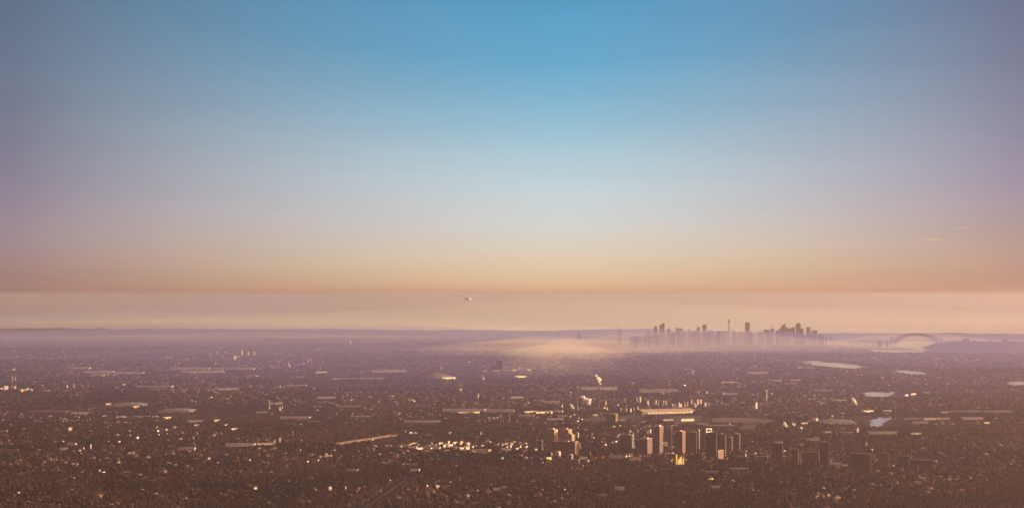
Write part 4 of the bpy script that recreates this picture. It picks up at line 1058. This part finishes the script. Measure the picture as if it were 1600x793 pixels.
# a house template: 8 wall corners, eaves and ridge
HV = np.array([(-.5, -.5, 0), (.5, -.5, 0), (.5, .5, 0), (-.5, .5, 0), (-.5, -.5, 1), (.5, -.5, 1), (.5, .5, 1), (-.5, .5, 1),
               (-.55, -.58, .97), (.55, -.58, .97), (.55, .58, .97), (-.55, .58, .97), (-.3, 0, 1.75), (.3, 0, 1.75)], float)
HQ = np.array([(0, 1, 5, 4), (1, 2, 6, 5), (2, 3, 7, 6), (3, 0, 4, 7), (8, 9, 13, 12), (10, 11, 12, 13)])
HT = np.array([(9, 10, 13), (11, 8, 12)])
WALLS = ['brick_wall', 'brown_wall', 'cream_wall', 'white_wall']; ROOFS = ['tile_red', 'tile_grey', 'tile_pale', 'rust_roof']
M['brown_wall'] = speckled('brown_brick', (.12, .07, .05), (.18, .11, .08), .2)
def houses_mesh(name, x, y, rot, w, d, h, wi, ri):
    n = len(x); c, s_ = np.cos(rot)[:, None], np.sin(rot)[:, None]
    lx, ly, lz = HV[None, :, 0] * w[:, None], HV[None, :, 1] * d[:, None], HV[None, :, 2] * h[:, None]
    V = np.stack([lx * c - ly * s_ + x[:, None], lx * s_ + ly * c + y[:, None], lz + zg(x, y)[:, None] - .3], -1).reshape(-1, 3)
    o = (np.arange(n) * len(HV))[:, None, None]
    Q = (HQ[None] + o).reshape(-1, 4); T = (HT[None] + o).reshape(-1, 3)
    qm = np.concatenate([np.repeat(wi[:, None], 4, 1), np.repeat(4 + ri[:, None], 2, 1)], 1).ravel(); tm = np.repeat(4 + ri[:, None], 2, 1).ravel()
    return np_mesh(name, V, T, Q, tm, qm, [M[k] for k in WALLS + ROOFS])

def ico(sub):
    import bmesh
    bm = bmesh.new(); bmesh.ops.create_icosphere(bm, subdivisions=sub, radius=1.0)
    V = np.array([v.co[:] for v in bm.verts]); F = np.array([[v.index for v in f.verts] for f in bm.faces]); bm.free()
    return V, F
def crowns(name, x, y, rad, hgt, sub, lift=.45):
    V0, F0 = ico(sub); n = len(x); r_ = rng
    rot = r_.uniform(0, 6.28, n)[:, None]; c, s_ = np.cos(rot), np.sin(rot)
    jit = 1 + r_.normal(0, .17, (n, len(V0)))
    vx = (V0[None, :, 0] * c - V0[None, :, 1] * s_) * jit * rad[:, None]; vy = (V0[None, :, 0] * s_ + V0[None, :, 1] * c) * jit * rad[:, None]
    vz = V0[None, :, 2] * jit * (hgt * .55)[:, None] + (hgt * lift)[:, None]
    V = np.stack([vx + x[:, None], vy + y[:, None], vz + zg(x, y)[:, None]], -1).reshape(-1, 3)
    F = (F0[None] + (np.arange(n) * len(V0))[:, None, None]).reshape(-1, 3)
    return V, F

def suburb():
    # houses: three rings of distance, streets at one angle per neighbourhood
    xs, ys = [], []
    for d0, d1, k in ((5150, 7500, 400), (7500, 11000, 260), (11000, 16500, 170), (16500, 24000, 80)):
        a, b = scatter(d0, d1, k); xs.append(a); ys.append(b)
    x, y = np.concatenate(xs), np.concatenate(ys)
    pk = patchy(x, y * .55, 900, 1.0)
    keep = ~blocked(x, y, 6) & (pk > -.25 + rng.normal(0, .15, len(x)))
    x, y = x[keep], y[keep]; n = len(x)
    cell = np.floor(x / 640 + .3 * np.sin(y / 900)) * 7.13 + np.floor(y / 820 + .4 * np.sin(x / 700)) * 3.71
    th = np.mod(np.sin(cell * 12.9898) * 43758.5453, 1.0) * PI / 2
    q = 46.0                                              # snap to rows of plots
    gx, gy = x * np.cos(th) + y * np.sin(th), -x * np.sin(th) + y * np.cos(th)
    gy = np.round(gy / q) * q + rng.normal(0, 2.5, n)
    x, y = gx * np.cos(th) - gy * np.sin(th), gx * np.sin(th) + gy * np.cos(th)
    keep = ~blocked(x, y, 4); x, y, th = x[keep], y[keep], th[keep]; n = len(x)
    th = th + rng.integers(0, 2, n) * PI / 2 + rng.normal(0, .05, n)
    big = rng.uniform(0, 1, n) < .05
    w = rng.uniform(11, 17, n) * np.where(big, 1.8, 1); d = rng.uniform(8, 11, n) * np.where(big, 1.4, 1); h = np.where(rng.uniform(0, 1, n) < .4, 6.2, 3.4) * np.where(big, 1.3, 1)
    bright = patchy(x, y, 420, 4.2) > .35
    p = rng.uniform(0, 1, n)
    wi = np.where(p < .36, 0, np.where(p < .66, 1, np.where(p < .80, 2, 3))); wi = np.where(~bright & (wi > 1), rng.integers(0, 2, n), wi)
    p = rng.uniform(0, 1, n); far_ = y > 8800; ri = np.where(p < .38, 0, np.where(p < .78, 1, np.where(p < .86, 2, 3))); ri = np.where(far_ & (rng.uniform(0, 1, n) < .28), 2, ri)
    near = np.where(in_frame(x, y))[0]; near = near[np.argsort(np.hypot(x[near], y[near]))][:24]
    rest = np.ones(n, bool); rest[near] = False
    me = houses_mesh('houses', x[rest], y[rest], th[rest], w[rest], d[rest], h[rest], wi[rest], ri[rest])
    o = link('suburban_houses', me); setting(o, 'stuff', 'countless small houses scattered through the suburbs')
    protos = {}
    WL = ['red brick', 'brown brick', 'cream', 'white']; RL = ['terracotta', 'dark grey', 'pale tin', 'brown']
    one = np.ones(1)
    for i in near:
        k = (int(wi[i]), int(ri[i]))
        if k not in protos:
            m = houses_mesh('house', np.zeros(1), np.zeros(1), np.zeros(1), one, one, one, np.array([k[0]]), np.array([k[1]]))
            z0 = np.empty(len(m.vertices) * 3, np.float32); m.vertices.foreach_get('co', z0); z0 = z0.reshape(-1, 3); z0[:, 2] -= float(zg(0, 0)) - .3; m.vertices.foreach_set('co', z0.ravel())
            ob = bpy.data.objects.new('house', m); protos[k] = ob
            lab = f'small {WL[k[0]]} house with {RL[k[1]]} roof among the nearest dark trees'
            tag(ob, lab, 'house', f'{WL[k[0]]} houses with {RL[k[1]]} roofs in the nearest suburb')
        else:
            ob = protos[k].copy()
        COL.objects.link(ob)
        ob.location = (x[i], y[i], float(zg(x[i], y[i])) - .3); ob.rotation_euler = (0, 0, th[i]); ob.scale = (w[i], d[i], h[i])
    # trees
    Vs, Fs, b = [], [], 0
    first = None
    for d0, d1, k, r0, r1, sub, ph in ((5150, 6800, 6800, 2.6, 4.4, 2, .2), (6800, 10500, 2700, 3.4, 6.5, 1, .2), (10500, 16000, 480, 8, 15, 1, .2), (16000, 25000, 150, 12, 26, 1, .2)):
        a, c = scatter(d0, d1, k)
        pk = patchy(a, c * .55, 900, 1.0)
        keep = ~blocked(a, c, 2) & ((pk < -.2) | (patchy(a, c, 300, 2.6) > rng.normal(-.9, .6, len(a)))); a, c = a[keep], c[keep]
        rad = rng.uniform(r0, r1, len(a)); hg = np.clip(8.5 + (rad - r0) * .6 + rng.normal(0, .9, len(a)), 6.5, 15)
        if first is None:
            nr = np.where(in_frame(a, c))[0]; nr = nr[np.argsort(np.hypot(a[nr], c[nr]))][:300]
            first = (a[nr], c[nr], rad[nr], hg[nr]); m = np.ones(len(a), bool); m[nr] = False; a, c, rad, hg = a[m], c[m], rad[m], hg[m]
        V, F = crowns('t', a, c, rad, hg, sub); Vs.append(V); Fs.append(F + b); b += len(V)
    me = np_mesh('urban_forest', np.concatenate(Vs), np.concatenate(Fs), mats=[M['leaf']])
    o = link('urban_forest', me); setting(o, 'stuff', 'dark tree cover filling the suburbs between the houses')
    # nearest trees one by one, six shapes
    protos = []
    for k in range(6):
        V, F = [], []; bb = 0
        for j in range(7):
            q = 2 * PI * j / 6 + k; rr = .55 if j < 6 else .2
            v, f_ = ico(2); v = v * (1 + rng.normal(0, .14, (len(v), 1))) * rng.uniform(.38, .55) + np.array((rr * math.cos(q), rr * math.sin(q), .55 + rng.uniform(-.1, .18) + (.25 if j == 6 else 0)))
            V.append(v); F.append(f_ + bb); bb += len(v)
        mc = np_mesh('crown', np.concatenate(V), np.concatenate(F), mats=[M['leaf']])
        mt = MB(); mt.lathe([(.11, -.05), (.07, .3), (.05, .6)], 7)
        for j in range(3): mt.bar((0, 0, .28), (.35 * math.cos(2.1 * j + k), .35 * math.sin(2.1 * j + k), .6), .03)
        me_t = bpy.data.meshes.new('trunk'); me_t.from_pydata(mt.v, [], mt.f); me_t.materials.append(M['bark'])
        protos.append((mc, me_t))
    for i, (a, c, rd, hg) in enumerate(zip(*first)):
        mc, mt = protos[i % 6]
        t = thing('tree', 'dark round-crowned tree in the suburb nearest to the viewer', 'tree', (a, c, float(zg(a, c)) - .2), rng.uniform(0, 6), 'nearest suburban trees')
        t.scale = (rd, rd, hg)
        for nm, me in (('crown', mc), ('trunk', mt)):
            o = bpy.data.objects.new(nm, me); COL.objects.link(o); o.parent = t

# ------------------------------------------------------------------ mist lying in the hollows
def mist(label, px, D0, D1, halfx, hgt, dens, col=(1, 1, 1), g=.2, peak=0.0, sharp=2.6, crest=False):
    """a shallow pool of mist with a softly heaped top, following the curve of the plain"""
    Y = (D0 + D1) / 2; X = up(px, 470, Y)[0]
    nx, ny = 36, 48
    top, bot, fs = [], [], []
    p1, p2, p3 = rng.uniform(0, 6, 3)
    for j in range(ny + 1):
        v = -1 + 2 * j / ny
        for i in range(nx + 1):
            u = -1 + 2 * i / nx
            r2 = u * u + (v - peak * (1 - v * v)) ** 2
            k = math.exp(-sharp * r2) - math.exp(-sharp)
            if crest: k = (math.exp(-sharp * u * u) - math.exp(-sharp)) * (1 - abs(v)) ** 1.6
            k = max(k, 0) * (1 + .22 * math.sin(u * 5 + p1) * math.sin(v * 7 + p2) + .12 * math.sin(u * 13 + v * 9 + p3))
            yy = Y + v * (D1 - D0) / 2; xx = X * yy / Y + u * halfx
            zb = -(xx * xx + yy * yy) / (2 * R)
            top.append((xx, yy, zb - 14 + hgt * k)); bot.append((xx, yy, zb - 30))
    n = nx + 1; N = len(top)
    for j in range(ny):
        for i in range(nx):
            a = j * n + i; q = (a, a + 1, a + n + 1, a + n)
            fs.append(q); fs.append(tuple(N + w for w in reversed(q)))
    edge = [i for i in range(n)] + [j * n + nx for j in range(1, ny + 1)] + [ny * n + i for i in range(nx - 1, -1, -1)] + [j * n for j in range(ny - 1, 0, -1)]
    for a, b in zip(edge, edge[1:] + edge[:1]): fs.append((b, a, N + a, N + b))
    m = MB(); m.add(top + bot, fs); o = m.build('mist', volume('mist_air', col, dens, g), smooth=False); setting(o, 'stuff', label)
build_ground(); build_water(); build_sea()
ridge('hills', 'faint far ridge closing the plain', 57000, [(-80, 504.5), (200, 504.5), (420, 505.5), (560, 507), (700, 510), (860, 513.5)], 2600, 'leaf', .25)
ridge('hills', 'dim ridge behind the far plain', 33500, [(-90, 514), (100, 513), (300, 514), (500, 514), (700, 515.5), (830, 516.5), (940, 514), (1012, 514.3), (1060, 517), (1150, 520), (1300, 521.5)], 1500, 'leaf', .4)
ridge('hills', 'dim coastal ridge beyond the bridge', 30500, [(1240, 524), (1290, 520), (1400, 520), (1450, 520.4), (1500, 519.4), (1535, 521), (1570, 520), (1600, 521), (1690, 521)], 1200, 'leaf', .35)
ridge('headland', 'dark headland running out beside the bridge', 23300, [(1442, 543), (1462, 537.5), (1482, 535), (1503, 533), (1545, 533), (1575, 532.5), (1620, 533.5), (1690, 534)], 900, 'leaf', .4)
skyline(); bridge(); town(); middle(); works(); sheds(); slivers(); fields(); glints(); roads(); suburb()
mist('sunlit mist pouring over the plain between the works and the skyline', 876, 12800, 26500, 900, 165, 2.3e-4, (1, .82, .66), sharp=3.6, g=.1, crest=True)
mist('broad pale mist beyond the dark stepped tower', 880, 16500, 31000, 2500, 120, 2.4e-4, (1, .84, .7), sharp=3.6, g=.1, crest=True)
mist('mist veiling the foot of the skyline', 1110, 20000, 27500, 3300, 195, 2.3e-4, (.9, .84, .95), sharp=3.4, g=.1)
mist('mist on the harbour behind the arch bridge', 1425, 25500, 30200, 1500, 150, 1.7e-4, (1, .86, .72), sharp=3.0, g=.1)
mist('long bank of pink mist across the far plain', 380, 25500, 33000, 5600, 100, 0.8e-4, (1, .86, .8), sharp=3.2)
mist('blue smoke haze pooled low over the middle of the plain', 800, 4500, 46000, 15000, 250, 1.35e-4, (.07, .17, 1.0))
mist('glowing sea haze on the horizon beyond the skyline', 1000, 28000, 93000, 23000, 660, 7.5e-5, (1, .78, .58), -.1, sharp=3.4, crest=True)
mist('violet haze lying on the farthest plain', 230, 36000, 84000, 12500, 420, 1.1e-4, (.10, .16, 1.0), sharp=2.8)
